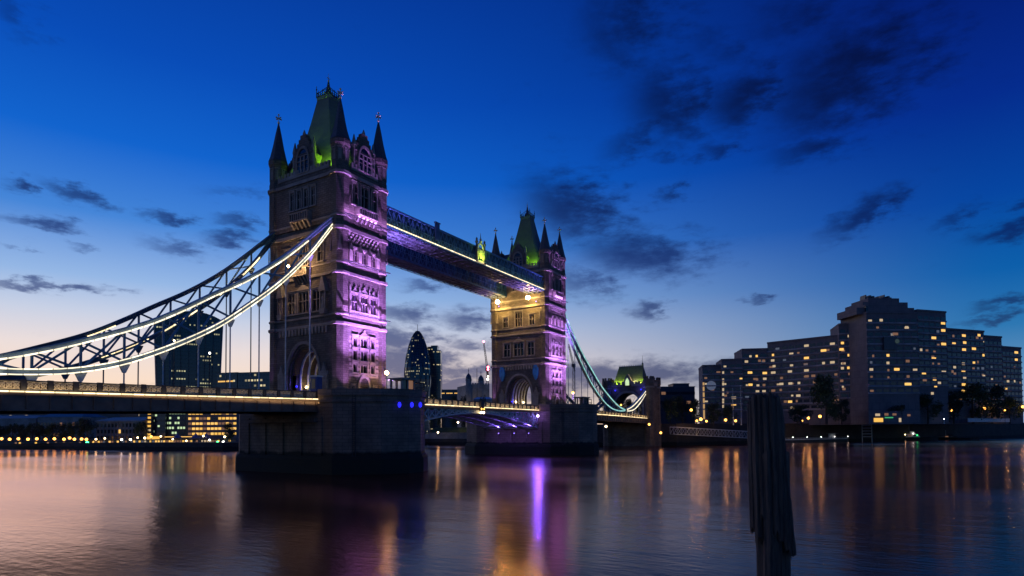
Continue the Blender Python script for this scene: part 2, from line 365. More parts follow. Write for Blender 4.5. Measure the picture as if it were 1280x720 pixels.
def face(n, D, cx=0, cy=0):
    nx, ny = n; ux, uy = -ny, nx
    return lambda u, d, z: (cx+ux*u+nx*(D+d), cy+uy*u+ny*(D+d), z)

# ------------------------------------------------------------------ river and banks
def make_water():
    m, t, b = mat('river water'); N = NT(t)
    g = N.n('ShaderNodeNewGeometry')
    def nzs(scale, sx, sy, detail, rot=0):
        mp = N.n('ShaderNodeMapping'); mp.inputs['Scale'].default_value = (sx, sy, 1); mp.inputs['Rotation'].default_value = (0, 0, rot); N.l(g.outputs['Position'], mp.inputs[0])
        x = N.n('ShaderNodeTexNoise'); x.inputs['Scale'].default_value = scale; x.inputs['Detail'].default_value = detail; x.inputs['Roughness'].default_value = .55
        N.l(mp.outputs[0], x.inputs['Vector']); return x.outputs['Fac']
    # rot: x axis of the noise along the view so that crests run across the stream
    a = nzs(1.0, .35, .10, 4, -YAW); c = nzs(1.0, 2.2, .9, 4, -YAW+.3); big = nzs(1.0, .030, .010, 3, -YAW)
    h = N.m('ADD', N.m('MULTIPLY', a, .8), N.m('MULTIPLY', c, .34))
    bp = N.n('ShaderNodeBump'); bp.inputs['Strength'].default_value = .15; bp.inputs['Distance'].default_value = .5
    N.l(h, bp.inputs['Height'])
    r = N.n('ShaderNodeMapRange'); N.l(big, r.inputs[0]); r.inputs[1].default_value = .35; r.inputs[2].default_value = .65; r.inputs[3].default_value = .09; r.inputs[4].default_value = .21
    gl = N.n('ShaderNodeBsdfAnisotropic' if False else 'ShaderNodeBsdfGlossy'); gl.inputs['Color'].default_value = (1.0, .74, .70, 1); N.l(r.outputs[0], gl.inputs['Roughness']); N.l(bp.outputs[0], gl.inputs['Normal'])
    df = N.n('ShaderNodeBsdfDiffuse'); df.inputs['Color'].default_value = (.030, .014, .010, 1); fr = N.n('ShaderNodeFresnel'); fr.inputs['IOR'].default_value = 1.33; N.l(bp.outputs[0], fr.inputs['Normal'])
    mxs = N.n('ShaderNodeMixShader'); N.l(fr.outputs[0], mxs.inputs[0]); N.l(df.outputs[0], mxs.inputs[1]); N.l(gl.outputs[0], mxs.inputs[2])
    N.l(mxs.outputs[0], t.nodes['Material Output'].inputs['Surface']); t.nodes.remove(b)
    return m
M['water'] = make_water()
b = MB(); b.quad((-3000, -3000, 0), (6000, -3000, 0), (6000, 6000, 0), (-3000, 6000, 0)); struct(b.build('river', 'water'))
# north bank: a low quay upstream (west) and a higher embankment downstream (east)
WB = [(20, 620), (44, 300), (52, 222), (68, 138), (110, 120), (170, 112), (176, 30)]
EB = [(176, 30), (177.5, 8), (184, -18), (262, -58), (326, -112), (430, -168), (640, -270)]
FARN = (5200, 5200)
def bank(name, line, ztop, far, matname):
    pts = line + far
    b = MB(); b.add([(x, y, ztop) for x, y in pts], [tuple(range(len(pts)))]); return struct(b.build(name, matname))
bank('quay_ground', WB, 2.9, [(5600, 30), (5600, 5600), (20, 5600)], 'land')
bank('embankment_ground', EB, 9.0, [(5600, -270), (5600, 30)], 'land')
def wallrun(line, z0, z1, th):
    b = MB()
    for (x0, y0), (x1, y1) in zip(line, line[1:]):
        d = Vector((x1-x0, y1-y0, 0)).normalized(); nrm = Vector((d.y, -d.x, 0))
        # river lies on the camera's side; the wall's outer face is the line, thickness goes inland
        s = 1 if nrm.dot(Vector((CAMPOS.x-x0, CAMPOS.y-y0, 0))) < 0 else -1
        ox, oy = nrm.x*th*s, nrm.y*th*s
        b.hexa([(x0, y0, z0), (x1, y1, z0), (x1+ox, y1+oy, z0), (x0+ox, y0+oy, z0), (x0, y0, z1), (x1, y1, z1), (x1+ox, y1+oy, z1), (x0+ox, y0+oy, z1)])
    return b
tag(wallrun(WB, -1, 3.2, .8).build('quay_wall', 'quay'), 'low dark quay wall along the far bank upstream of the bridge', 'river wall')
tag(wallrun(EB, -1, 9.9, 1.0).build('embankment_wall', 'quay'), 'tall dark embankment wall below the big hotel', 'river wall')

# ------------------------------------------------------------------ bridge piers
L = 82.3
PIER = [(-10.65, -13), (-6, -20), (-1.6, -22.6), (1.6, -22.6), (6, -20), (10.65, -13), (10.65, 13), (6, 20), (1.6, 22.6), (-1.6, 22.6), (-6, 20), (-10.65, 13)]
def grow(pts, k): return [(x+k*(1 if x > 0 else -1)*(1 if abs(x) > 3 else .6), y+k*.75*(1 if y > 0 else -1)) for x, y in pts]
UPZ = Vector((0, 0, 1))
def make_pier():
    t = thing('bridge_pier', 'massive granite pier under the nearer purple tower, dark tide line at its foot', 'bridge pier', (0, 0, 0), 'granite bridge piers')
    MB().ext(PIER, -2, 13.9).build('pier_body', 'pier', t)
    MB().loft([[(x, y, -3) for x, y in grow(PIER, .6)], [(x, y, 2.6) for x, y in grow(PIER, .5)], [(x, y, 3.1) for x, y in grow(PIER, .3)], [(x, y, 3.4) for x, y in grow(PIER, .0)]]).build('plinth', 'pier', t)
    # coping and parapet, one run round each cutwater, broken where the decks land
    P = grow(PIER, .35); Q = grow(PIER, -.35); n = len(PIER)
    for sgn in (-1, 1):
        b = MB()
        for sx in (-1, 1):
            x = sx*10.65; b.box(x-.35, x+.35, min(sgn*9.6, sgn*13.1), max(sgn*9.6, sgn*13.1), 13.9, 15.05)
        for i in range(n):
            j = (i+1) % n
            if abs(PIER[i][0]) > 10 and PIER[i][0] == PIER[j][0] or (PIER[i][1]+PIER[j][1])*sgn < 0: continue
            b.hexa([(*P[i], 13.9), (*P[j], 13.9), (*Q[j], 13.9), (*Q[i], 13.9), (*P[i], 15.05), (*P[j], 15.05), (*Q[j], 15.05), (*Q[i], 15.05)])
        b.build('parapet', 'pier', t)
    for sx in (-1, 1):                               # iron ladder and mooring chain rings on the cutwater flanks
        a = Vector((sx*8.6, -16.15, 0)); nrm = Vector((sx*7, -4.65, 0)).normalized(); e = Vector((-nrm.y, nrm.x, 0)); a = a+nrm*.25; b = MB()
        for k in (-.28, .28): b.tube(a+e*k+UPZ*.5, a+e*k+UPZ*14.2, .06, 5)
        for k in range(38): b.tube(a-e*.28+UPZ*(.7+k*.36), a+e*.28+UPZ*(.7+k*.36), .04, 4)
        b.build('ladder', 'darksteel', t)
    b = MB(); C1 = grow(PIER, .25); b.loft([[(x, y, 12.6) for x, y in grow(PIER, .06)], [(x, y, 12.75) for x, y in C1], [(x, y, 13.1) for x, y in C1], [(x, y, 13.2) for x, y in grow(PIER, .06)]]).build('string_course', 'pier', t)
    for sx in (-1, 1):                               # buttress strips and girder bearing shelf on the two deck faces
        for y in (-9.8, -4.5, 0.6, 5.6, 10.6):
            x0, x1 = sorted((sx*10.65, sx*10.9)); MB().box(x0, x1, y-.7, y+.7, 3.2, 10.2).build('buttress', 'pier', t)
        x0, x1 = sorted((sx*10.65, sx*11.6)); MB().box(x0, x1, -9.5, 9.5, 9.2, 9.9).build('bearing_shelf', 'pier', t)
    return t
pierS = make_pier()
pierN = dup(pierS, (L, 0, 0), 0, 'massive granite pier under the farther tower, violet light spilling over its deck face')

# ------------------------------------------------------------------ the two bridge towers
GT = 'gothic bridge towers'
def merlons(b, T, u0, u1, d0, d1, z0, zc, z1, w, gap):
    b.boxT(T, u0, u1, d0, d1, z0, zc)
    n = max(1, int(round((u1-u0+gap)/(w+gap)))); st = (u1-u0+gap)/n
    for i in range(n): b.boxT(T, u0+i*st, u0+i*st+st-gap, d0, d1, zc, z1)
def grid_wall(b, T, u0, u1, z0, z1, d, holes, depth, arches=()):
    us = sorted({u0, u1, *[h[0] for h in holes], *[h[1] for h in holes]}); zs = sorted({z0, z1, *[h[2] for h in holes], *[h[3] for h in holes]})
    us = [u for u in us if u0 <= u <= u1]; zs = [z for z in zs if z0 <= z <= z1]
    for ua, ub in zip(us, us[1:]):
        for za, zb in zip(zs, zs[1:]):
            um, zm = (ua+ub)/2, (za+zb)/2
            if any(h[0] < um < h[1] and h[2] < zm < h[3] for h in holes): continue
            b.quad(T(ua, d, za), T(ub, d, za), T(ub, d, zb), T(ua, d, zb))
    for (a, c, e, f) in holes:
        b.quad(T(a, d, e), T(a, d-depth, e), T(a, d-depth, f), T(a, d, f)); b.quad(T(c, d, e), T(c, d-depth, e), T(c, d-depth, f), T(c, d, f))
        b.quad(T(a, d, e), T(c, d, e), T(c, d-depth, e), T(a, d-depth, e)); b.quad(T(a, d, f), T(c, d, f), T(c, d-depth, f), T(a, d-depth, f))
def arch_pts(hw, zs, zc, n=9, pointed=True):
    """right springing to left springing over a (slightly pointed) arch"""
    out = []
    for i in range(2*n+1):
        s = 1 - i/n
        if pointed:
            a = abs(s); z = zs+(zc-zs)*(1-a**2.3)**.62
        else:
            z = zs+(zc-zs)*sqrt(max(0, 1-s*s))
        out.append((s*hw, z))
    return out
def win(parent, T, u, z0, w, h, d, lights=2, arched=True, ornate=0, pane='glass', proud=.14, sw=.24, transom=True):
    """stone window frame with mullions and a head; the pane sits behind it"""
    b = MB(); u0, u1 = u-w/2, u+w/2; z1 = z0+h; dp = .5
    b.boxT(T, u0-sw, u0+.02, d-.1, d+proud, z0-.1, z1+.1); b.boxT(T, u1-.02, u1+sw, d-.1, d+proud, z0-.1, z1+.1)
    b.boxT(T, u0-sw-.12, u1+sw+.12, d-.3, d+proud+.18, z0-.38, z0-.1)
    b.boxT(T, u0-sw, u1+sw, d-.1, d+proud+.03, z1+.1, z1+.42)
    b.boxT(T, u0-sw-.1, u1+sw+.1, d-.1, d+proud+.16, z1+.42, z1+.56)
    for i in range(1, lights):
        um = u0+w*i/lights; b.boxT(T, um-.08, um+.08, d-.42, d-.04, z0, z1)
    if transom and h > 1.6: b.boxT(T, u0, u1, d-.40, d-.08, z0+h*.56, z0+h*.56+.14)
    if arched:
        lw = w/lights; hh = min(lw*.75, h*.35)
        for i in range(lights):
            uc = u0+lw*(i+.5); A = [(uc+p*.98, z) for p, z in arch_pts(lw/2, z1-hh, z1-.04, 5)]
            b.extT(T, A[:6][::-1] + [(uc+lw/2, z1)] if False else [(uc, z1), (uc+lw/2, z1), *A[:6]], d-.40, d-.06)
            b.extT(T, [(uc, z1), *A[5:], (uc-lw/2, z1)], d-.40, d-.06)
    if ornate:
        b.extT(T, [(u-w/2-.25, z1+.56), (u+w/2+.25, z1+.56), (u+.18, z1+.56+ornate), (u-.18, z1+.56+ornate)], d-.05, d+proud+.08)
        b.boxT(T, u-.14, u+.14, d-.02, d+proud+.12, z1+.5+ornate, z1+1.0+ornate); b.boxT(T, u-.32, u+.32, d-.02, d+proud+.1, z1+.64+ornate, z1+.8+ornate)
    f = b.build('window', 'dress', parent)
    MB().boxT(T, u0, u1, d-dp-.06, d-dp, z0, z1).build('pane', pane, f)
    return (u0, u1, z0, z1)
HXU, HYU = 6.1, 9.9                                  # half depth along the road, half width across it
TX, TY, TR = 5.1, 8.9, 1.55
Z0, ZA, ZB, ZC, ZD = 13.9, 28.5, 38.1, 47.0, 56.2   # storeys
def wrap(name, z0, z1, k, parent, m='dress'):
    """a moulding that runs round the whole shaft and its turrets"""
    b = MB()
    for n_, D, hw in (((0, -1), HYU, TX), ((0, 1), HYU, TX), ((-1, 0), HXU, TY), ((1, 0), HXU, TY)):
        T = face(n_, D); b.extT(T, [(-hw+1.2, z0), (hw-1.2, z0), (hw-1.2, z1), (-hw+1.2, z1)], -.1, k)
    for sx in (-1, 1):
        for sy in (-1, 1): b.lathe(sx*TX, sy*TY, [(TR, z0-.12), (TR+k, z0+.05), (TR+k, z1-.1), (TR, z1+.12)], 8)
    return b.build(name, m, parent)
def make_tower():
    t = thing('bridge_tower', 'tall gothic stone bridge tower nearer the camera, with chains sweeping down from it', 'bridge tower', (0, 0, Z0), GT)
    wall = MB(); holesE = {}; 
    EW = [(0, -1), (0, 1)]
    for n_ in EW:
        T = face(n_, HYU); H = []
        # storey 1: door and three columns of lights
        for (u, w, lt) in ((-2.35, 1.0, 1), (0, 1.7, 2), (2.35, 1.0, 1)):
            for z, h in ((18.8, 1.55), (21.15, 1.75), (23.65, 1.75)):
                H.append(win(t, T, u, z, w, h, 0, lt, ornate=(.7 if z > 23 and u == 0 else 0), sw=.3, transom=False))
        # quoined light surround behind the window group
        b = MB()
        for u in (-3.55, -1.2, 1.2, 3.55):
            for k in range(9):
                ww = .42 if k % 2 else .26
                b.boxT(T, u-ww, u+ww, -.05, .06, 18.3+k*.85, 18.3+k*.85+.5)
        b.boxT(T, -3.9, 3.9, -.05, .1, 17.95, 18.25)
        b.build('quoin', 'dress', t)
        A = arch_pts(1.15, 16.2, 17.75, 8)
        b = MB(); Ao = arch_pts(1.65, 16.2, 18.1+.3, 8)
        for k in range(len(A)-1):
            b.loft([[T(*_p(A[k], -.1)), T(*_p(Ao[k], -.1)), T(*_p(Ao[k], .25)), T(*_p(A[k], .25))], [T(*_p(A[k+1], -.1)), T(*_p(Ao[k+1], -.1)), T(*_p(Ao[k+1], .25)), T(*_p(A[k+1], .25))]])
        for s in (-1, 1): b.boxT(T, min(s*1.15, s*1.65), max(s*1.15, s*1.65), -.1, .25, Z0, 16.2)
        dw = b.build('doorway', 'dress', t)
        MB().extT(T, [(1.15, Z0), *A, (-1.15, Z0)], -.35, -.25).build('door', 'oak', dw)
        H.append((-1.15, 1.15, Z0, 16.2)); 
        for s in (-2.9, 2.9): H.append(win(t, T, s, 14.8, .8, 1.2, 0, 1, sw=.2, transom=False))
        grid_wall(wall, T, -TX, TX, Z0, ZA, 0, H, .5); 
        wall.extT(T, [(1.15, 16.2), (1.15, 17.7), (-1.15, 17.7), (-1.15, 16.2), *arch_pts(1.14, 16.2, 17.75, 8)[::-1]][:0] or [(0, 18), (.01, 18), (.01, 18.01)], -.2, -.1)
        H = []
        for u in (-2.5, 0, 2.5):
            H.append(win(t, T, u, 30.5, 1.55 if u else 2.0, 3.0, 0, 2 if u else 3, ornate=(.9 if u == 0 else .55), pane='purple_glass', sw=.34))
        b = MB()
        for u in (-3.75, -1.3, 1.3, 3.75): b.boxT(T, u-.22, u+.22, -.05, .3, 29.9, 34.6); b.extT(T, [(u-.22, 34.6), (u+.22, 34.6), (u, 35.5)], .0, .28)
        b.boxT(T, -4.0, 4.0, -.05, .18, 29.6, 30.0)
        b.build('pilaster', 'dress', t)
        grid_wall(wall, T, -TX, TX, ZA, ZB, 0, H, .5)
        H = []
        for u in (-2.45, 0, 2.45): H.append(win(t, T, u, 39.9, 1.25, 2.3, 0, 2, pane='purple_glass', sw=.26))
        for u in (-1.22, 1.22, -3.6, 3.6):
            b = MB(); b.boxT(T, u-.42, u+.42, -.05, .34, 39.5, 41.8); b.extT(T, [(u-.5, 42.0), (u+.5, 42.0), (u+.1, 43.1), (u-.1, 43.1)], -.05, .45); b.boxT(T, u-.55, u+.55, -.05, .5, 41.75, 42.05); b.build('canopied_niche', 'dress', t)
        b = MB()                                      # raised chequer of blocks
        for r in range(4):
            for c in range(9):
                u = -3.75+c*.94+(.47 if r % 2 else 0)-.2; z = 43.35+r*.66
                if u < 3.9: b.hexa([T(u-.3, -.02, z-.04), T(u-.3, .06, z-.04), T(u+.3, .06, z-.04), T(u+.3, -.02, z-.04), T(u-.26, -.02, z+.36), T(u-.26, .34, z+.36), T(u+.26, .34, z+.36), T(u+.26, -.02, z+.36)])
        b.build('chequer_panel', 'dress', t)
        grid_wall(wall, T, -TX, TX, ZB, ZC, 0, H, .5)
        H = []
        for u in (-2.55, 0, 2.55): H.append(win(t, T, u, 50.9, 1.3 if u else 1.9, 3.9, .25, 2, sw=.26))
        grid_wall(wall, T, -TX, TX, ZC, ZD+1.2, .25, H, .5)
        balcony(t, T, 2.5, 48.7, 50.3, .25)
        parapet_run(t, T, 3.55, .25)
        dormer(t, T, 2.55, .25)
    for n_, outer in (((-1, 0), True), ((1, 0), False)):
        T = face(n_, HXU)
        # great arch: wall above and beside, moulded orders and the vault
        hw = 4.55; P = arch_pts(hw, 18.6, 24.4, 12)
        wall.quad(T(-TY, 0, Z0), T(-hw, 0, Z0), T(-hw, 0, 18.6), T(-TY, 0, 18.6)); wall.quad(T(hw, 0, Z0), T(TY, 0, Z0), T(TY, 0, 18.6), T(hw, 0, 18.6))
        wall.quad(T(-TY, 0, 18.6), T(-hw, 0, 18.6), T(-hw, 0, ZA), T(-TY, 0, ZA)); wall.quad(T(hw, 0, 18.6), T(TY, 0, 18.6), T(TY, 0, ZA), T(hw, 0, ZA))
        for (a, za), (c, zc) in zip(P, P[1:]): wall.quad(T(a, 0, za), T(c, 0, zc), T(c, 0, ZA), T(a, 0, ZA))
        for k, (h2, z2, d0, d1, nm) in enumerate(((4.55, 24.4, -.55, .28, 'arch_moulding'), (4.2, 24.0, -1.0, -.18, 'arch_moulding'), (3.9, 23.6, -1.45, -.6, 'arch_moulding'))):
            A = arch_pts(h2, 18.6, z2, 12); B = arch_pts(h2+.5, 18.6, z2+.55, 12); b = MB()
            for i in range(len(A)-1):
                b.loft([[T(*_p(A[i], d0)), T(*_p(B[i], d0)), T(*_p(B[i], d1)), T(*_p(A[i], d1))], [T(*_p(A[i+1], d0)), T(*_p(B[i+1], d0)), T(*_p(B[i+1], d1)), T(*_p(A[i+1], d1))]])
            for s in (-1, 1): b.boxT(T, min(s*h2, s*(h2+.5)), max(s*h2, s*(h2+.5)), d0, d1, Z0, 18.6)
            b.build(nm, 'dress' if k == 0 else 'stone', t)
        for s in (-1, 1):
            b = MB()
            b.boxT(T, min(s*4.5, s*7.2), max(s*4.5, s*7.2), 0, .35, 18.3, 18.9)
            b.boxT(T, min(s*5.2, s*6.9), max(s*5.2, s*6.9), 0, .5, Z0, 17.9); b.extT(T, [(s*5.0, 17.9), (s*7.1, 17.9), (s*6.05, 20.6)], 0, .45)
            b.build('impost', 'dress', t)
        b = MB()                                       # corbel table under the first string
        for i in range(15): u = -6.6+i*.94; b.extT(T, [(u-.22, 26.2), (u+.22, 26.2), (u+.3, 27.4), (u-.3, 27.4)], 0, .35)
        b.build('corbel_table', 'dress', t)
        H = []
        if outer:
            for u, w, lt in ((-3.5, 2.0, 2), (0, 3.0, 3), (3.5, 2.0, 2)): H.append(win(t, T, u, 30.6, w, 3.9, 0, lt, ornate=(1.0 if u == 0 else 0), sw=.34))
            for s in (-1, 1):                          # canopied statues
                b = MB(); u = s*6.05
                b.extT(T, [(u-.8, 30.6), (u+.8, 30.6), (u+.5, 29.6), (u-.5, 29.6)], 0, .95)
                for k in (-.62, .62): b.boxT(T, u+k-.1, u+k+.1, .55, .8, 30.6, 33.9)
                b.extT(T, [(u-.95, 33.9), (u+.95, 33.9), (u+.12, 36.7), (u-.12, 36.7)], 0, .95)
                nb = b.build('statue_niche', 'dress', t)
                b = MB(); p = T(u, .5, 0); b.lathe(p[0], p[1], [(.42, 30.6), (.36, 31.4), (.28, 32.1), (.4, 32.6), (.3, 32.95), (.1, 33.05), (.2, 33.2), (.2, 33.45), (.05, 33.6)], 9); b.build('statue', 'dress', nb)
        else:
            for u, w, lt in ((-4.3, 2.2, 2), (0, 3.4, 3), (4.3, 2.2, 2)): H.append(win(t, T, u, 30.6, w, 3.9, 0, lt, ornate=(1.0 if u == 0 else 0), sw=.36))
            for s in (-1, 1):                          # blue-lit corbels built as shields, the blue light put into their colour
                b = MB(); u = s*6.0; b.extT(T, [(u-.95, 26.6), (u+.95, 26.6), (u+.95, 24.6), (u+.5, 23.3), (u, 22.7), (u-.5, 23.3), (u-.95, 24.6)], .05, .4)
                b.extT(T, [(u-.5, 27.3), (u+.5, 27.3), (u+.7, 26.7), (u-.7, 26.7)], .05, .5)
                M.setdefault('shield', plain('blue-lit corbel', (.03, .22, .5), .35, 0, .4, 1)); b.build('shield', 'shield', t)
        grid_wall(wall, T, -TY, TY, ZA, ZB, 0, H, .5)
        H = []
        if outer:
            for u, w, z, h, lt in ((-4.7, 1.5, 40.0, 3.2, 2), (0, 2.4, 39.8, 4.2, 3), (4.7, 1.5, 40.0, 3.2, 2)): H.append(win(t, T, u, z, w, h, 0, lt))
            balcony(t, T, 2.1, 37.4, 39.0, 0)
        else:
            for u, w, z, h, lt in ((-4.7, 1.7, 39.9, 2.9, 2), (0, 2.5, 39.7, 4.4, 3), (4.7, 1.7, 39.9, 2.9, 2)): H.append(win(t, T, u, z, w, h, 0, lt, sw=.32))
        grid_wall(wall, T, -TY, TY, ZB, ZC, 0, H, .5)
        H = []
        us = (-3.0, -1.0, 1.0, 3.0) if outer else (-1.4, 1.4)
        for u in us: H.append(win(t, T, u, 51.0, 1.15, 3.4, .25, 2, sw=.2))
        grid_wall(wall, T, -TY, TY, ZC, ZD+1.2, .25, H, .5)
        if outer: balcony(t, T, 2.6, 48.0, 49.9, .25)
        parapet_run(t, T, 7.35, .25)
        dormer(t, T, 2.7, .25)
    wall.box(-HXU+.2, HXU-.2, -HYU+.2, HYU-.2, ZD+.6, ZD+.8)
    wall.build('shaft', 'stone', t)
    # vault of the roadway with white ribs
    b = MB(); A = arch_pts(3.9, 18.6, 23.6, 12); x0, x1 = -HXU+.6, HXU-.6
    for i in range(len(A)-1):
        (a, za), (c, zc) = A[i], A[i+1]; b.quad((x0, a, za), (x0, c, zc), (x1, c, zc), (x1, a, za))
    for s in (-1, 1): b.quad((x0, s*3.9, Z0), (x1, s*3.9, Z0), (x1, s*3.9, 18.6), (x0, s*3.9, 18.6))
    v = b.build('vault', 'vault', t)
    for k in range(5):
        x = -3.6+k*1.8; b = MB(); B = arch_pts(3.55, 18.4, 23.2, 12); C = arch_pts(3.92, 18.4, 23.62, 12)
        for i in range(len(B)-1):
            b.loft([[(x-.13, *B[i]), (x-.13, *C[i]), (x+.13, *C[i]), (x+.13, *B[i])], [(x-.13, *B[i+1]), (x-.13, *C[i+1]), (x+.13, *C[i+1]), (x+.13, *B[i+1])]])
        for s in (-1, 1): b.box(x-.13, x+.13, min(s*3.55, s*3.92), max(s*3.55, s*3.92), Z0, 18.4)
        b.build('rib', 'pale', v)
    # mouldings
    for (z0, z1, k) in ((14.0, 15.5, .22), (27.45, 28.0, .32), (29.25, 29.6, .22), (37.0, 37.5, .36), (39.0, 39.35, .24), (45.3, 46.0, .42), (47.75, 48.15, .34), (55.7, 56.35, .55)):
        wrap('string_course', z0, z1, k, t)
    # turrets
    for sx in (-1, 1):
        for sy in (-1, 1):
            x, y = sx*TX, sy*TY
            b = MB(); b.lathe(x, y, [(TR+.22, Z0), (TR+.22, 15.4), (TR, 15.8), (TR, 44.2), (TR+.22, 45.6), (TR+.22, 57.3), (TR+.12, 57.6), (TR+.12, 60.9), (TR+.42, 61.5), (TR+.42, 62.3), (TR+.1, 62.5)], 8)
            tu = b.build('turret', 'stone', t)
            b = MB()
            for i in range(8):
                a = pi/8+2*pi*(i+.5)/8; c, s = cos(a), sin(a); r = (TR+.12)*cos(pi/8)
                Tt = (lambda c, s, r: lambda u, d, z: (x+c*(r+d)-s*u, y+s*(r+d)+c*u, z))(c, s, r)
                b.boxT(Tt, -.16, .16, .0, .06, 58.4, 60.4); b.boxT(Tt, -.34, -.24, 0, .1, 58.2, 60.6); b.boxT(Tt, .24, .34, 0, .1, 58.2, 60.6); b.boxT(Tt, -.5, .5, 0, .12, 60.6, 60.8)
                if i % 2 == 0: b.extT(Tt, [(-.4, 41.3), (.4, 41.3), (0, 44.4)], .1, .26)
            b.build('turret_tracery', 'dress', tu)
            b = MB(); b.lathe(x, y, [(TR+.38, 62.4), (TR+.1, 63.2), (TR-.45, 65.6), (.62, 68.2), (.2, 70.2), (.1, 70.6)], 8); b.build('spire', 'slate', tu)
            b = MB(); b.ball((x, y, 70.75), .26); b.tube((x, y, 70.5), (x, y, 72.5), .09); b.box(x-.09, x+.09, y-.62, y+.62, 71.55, 71.75); b.box(x-.62, x+.62, y-.09, y+.09, 71.55, 71.75); b.ball((x, y, 72.4), .2)
            for k in (-.62, .62): b.ball((x+k, y, 71.65), .16, 6, 4); b.ball((x, y+k, 71.65), .16, 6, 4)
            b.build('finial', 'gilt', tu)
    # main roof
    prof = [(57.0, 4.9, 8.1), (58.5, 4.6, 7.2), (62.2, 3.75, 5.5), (65.2, 3.1, 4.1), (67.7, 2.65, 3.25), (70.2, 2.2, 2.65), (75.0, 1.45, 1.65)]
    b = MB(); b.loft([[(-a, -c, z), (a, -c, z), (a, c, z), (-a, c, z)] for z, a, c in prof]); rf = b.build('roof', 'slate', t)
    b = MB(); b.box(-1.52, 1.52, -1.72, 1.72, 74.9, 75.5); b.box(-1.5, 1.5, -1.7, 1.7, 75.5, 75.75); b.build('roof_platform', 'lead', rf)
    b = MB()
    for i in range(7):
        for j in range(7):
            if i in (0, 6) or j in (0, 6):
                x, y = -1.55+i*.517, -1.75+j*.583; hgt = 1.9 if (i in (0, 6) and j in (0, 6)) else (1.0 if (i+j) % 2 else .7)
                b.tube((x, y, 75.5), (x, y, 75.7+hgt*1.15), .13, 5, .04)
                if hgt > 1: b.ball((x, y, 77.2), .17, 6, 4); b.ball((x, y, 77.75), .1, 6, 4)
    for z in (75.95, 76.4):
        for s in (-1, 1): b.box(-1.55, 1.55, s*1.75-.04, s*1.75+.04, z, z+.07); b.box(s*1.55-.04, s*1.55+.04, -1.75, 1.75, z, z+.07)
    for sx in (-1, 1):
        for sy in (-1, 1): b.tube((sx*1.5, sy*1.7, 76.3), (0, 0, 78.2), .07, 5)
    b.build('cresting', 'darksteel', rf)
    MB().lathe(0, 0, [(1.0, 75.7), (.85, 76.4), (.45, 77.3), (.28, 78.4), (.12, 79.2)], 8).build('lantern_spire', 'lead', rf)
    b = MB(); b.tube((0, 0, 75.6), (0, 0, 80.8), .13, 6, .03); b.ball((0, 0, 78.3), .3, 8, 5); b.ball((0, 0, 79.3), .2, 8, 5); b.box(-.4, .4, -.05, .05, 79.75, 79.87); b.build('finial', 'gilt', rf)
    return t
def _p(uz, d): return (uz[0], d, uz[1])
def balcony(t, T, hw, z0, z1, d):
    b = MB(); b.boxT(T, -hw, hw, d, d+1.2, z0+.1, z0+.35); b.boxT(T, -hw, hw, d+1.05, d+1.2, z1-.25, z1)
    n = 8
    for i in range(n+1): u = -hw+.12+(2*hw-.24)*i/n; b.boxT(T, u-.09, u+.09, d+1.05, d+1.2, z0+.35, z1-.25)
    for s in (-1, 1): b.boxT(T, min(s*hw, s*(hw-.15)), max(s*hw, s*(hw-.15)), d, d+1.2, z0+.35, z1)
    for i in range(5): u = -hw+.35+(2*hw-.7)*i/4; b.hexa([T(u-.22, d, z0-1.1), T(u-.22, d+.15, z0-1.1), T(u+.22, d+.15, z0-1.1), T(u+.22, d, z0-1.1), T(u-.22, d, z0+.1), T(u-.22, d+1.1, z0+.1), T(u+.22, d+1.1, z0+.1), T(u+.22, d, z0+.1)])
    if z0 < 40: b.boxT(T, -hw+.1, hw-.1, d+1.0, d+1.06, z0+.35, z1-.25)
    b.build('balcony', 'dress', t)
def parapet_run(t, T, hw, d):
    b = MB(); merlons(b, T, -hw, hw, d-.35, d+.1, 57.3, 58.0, 58.7, .55, .4); b.build('parapet', 'dress', t)
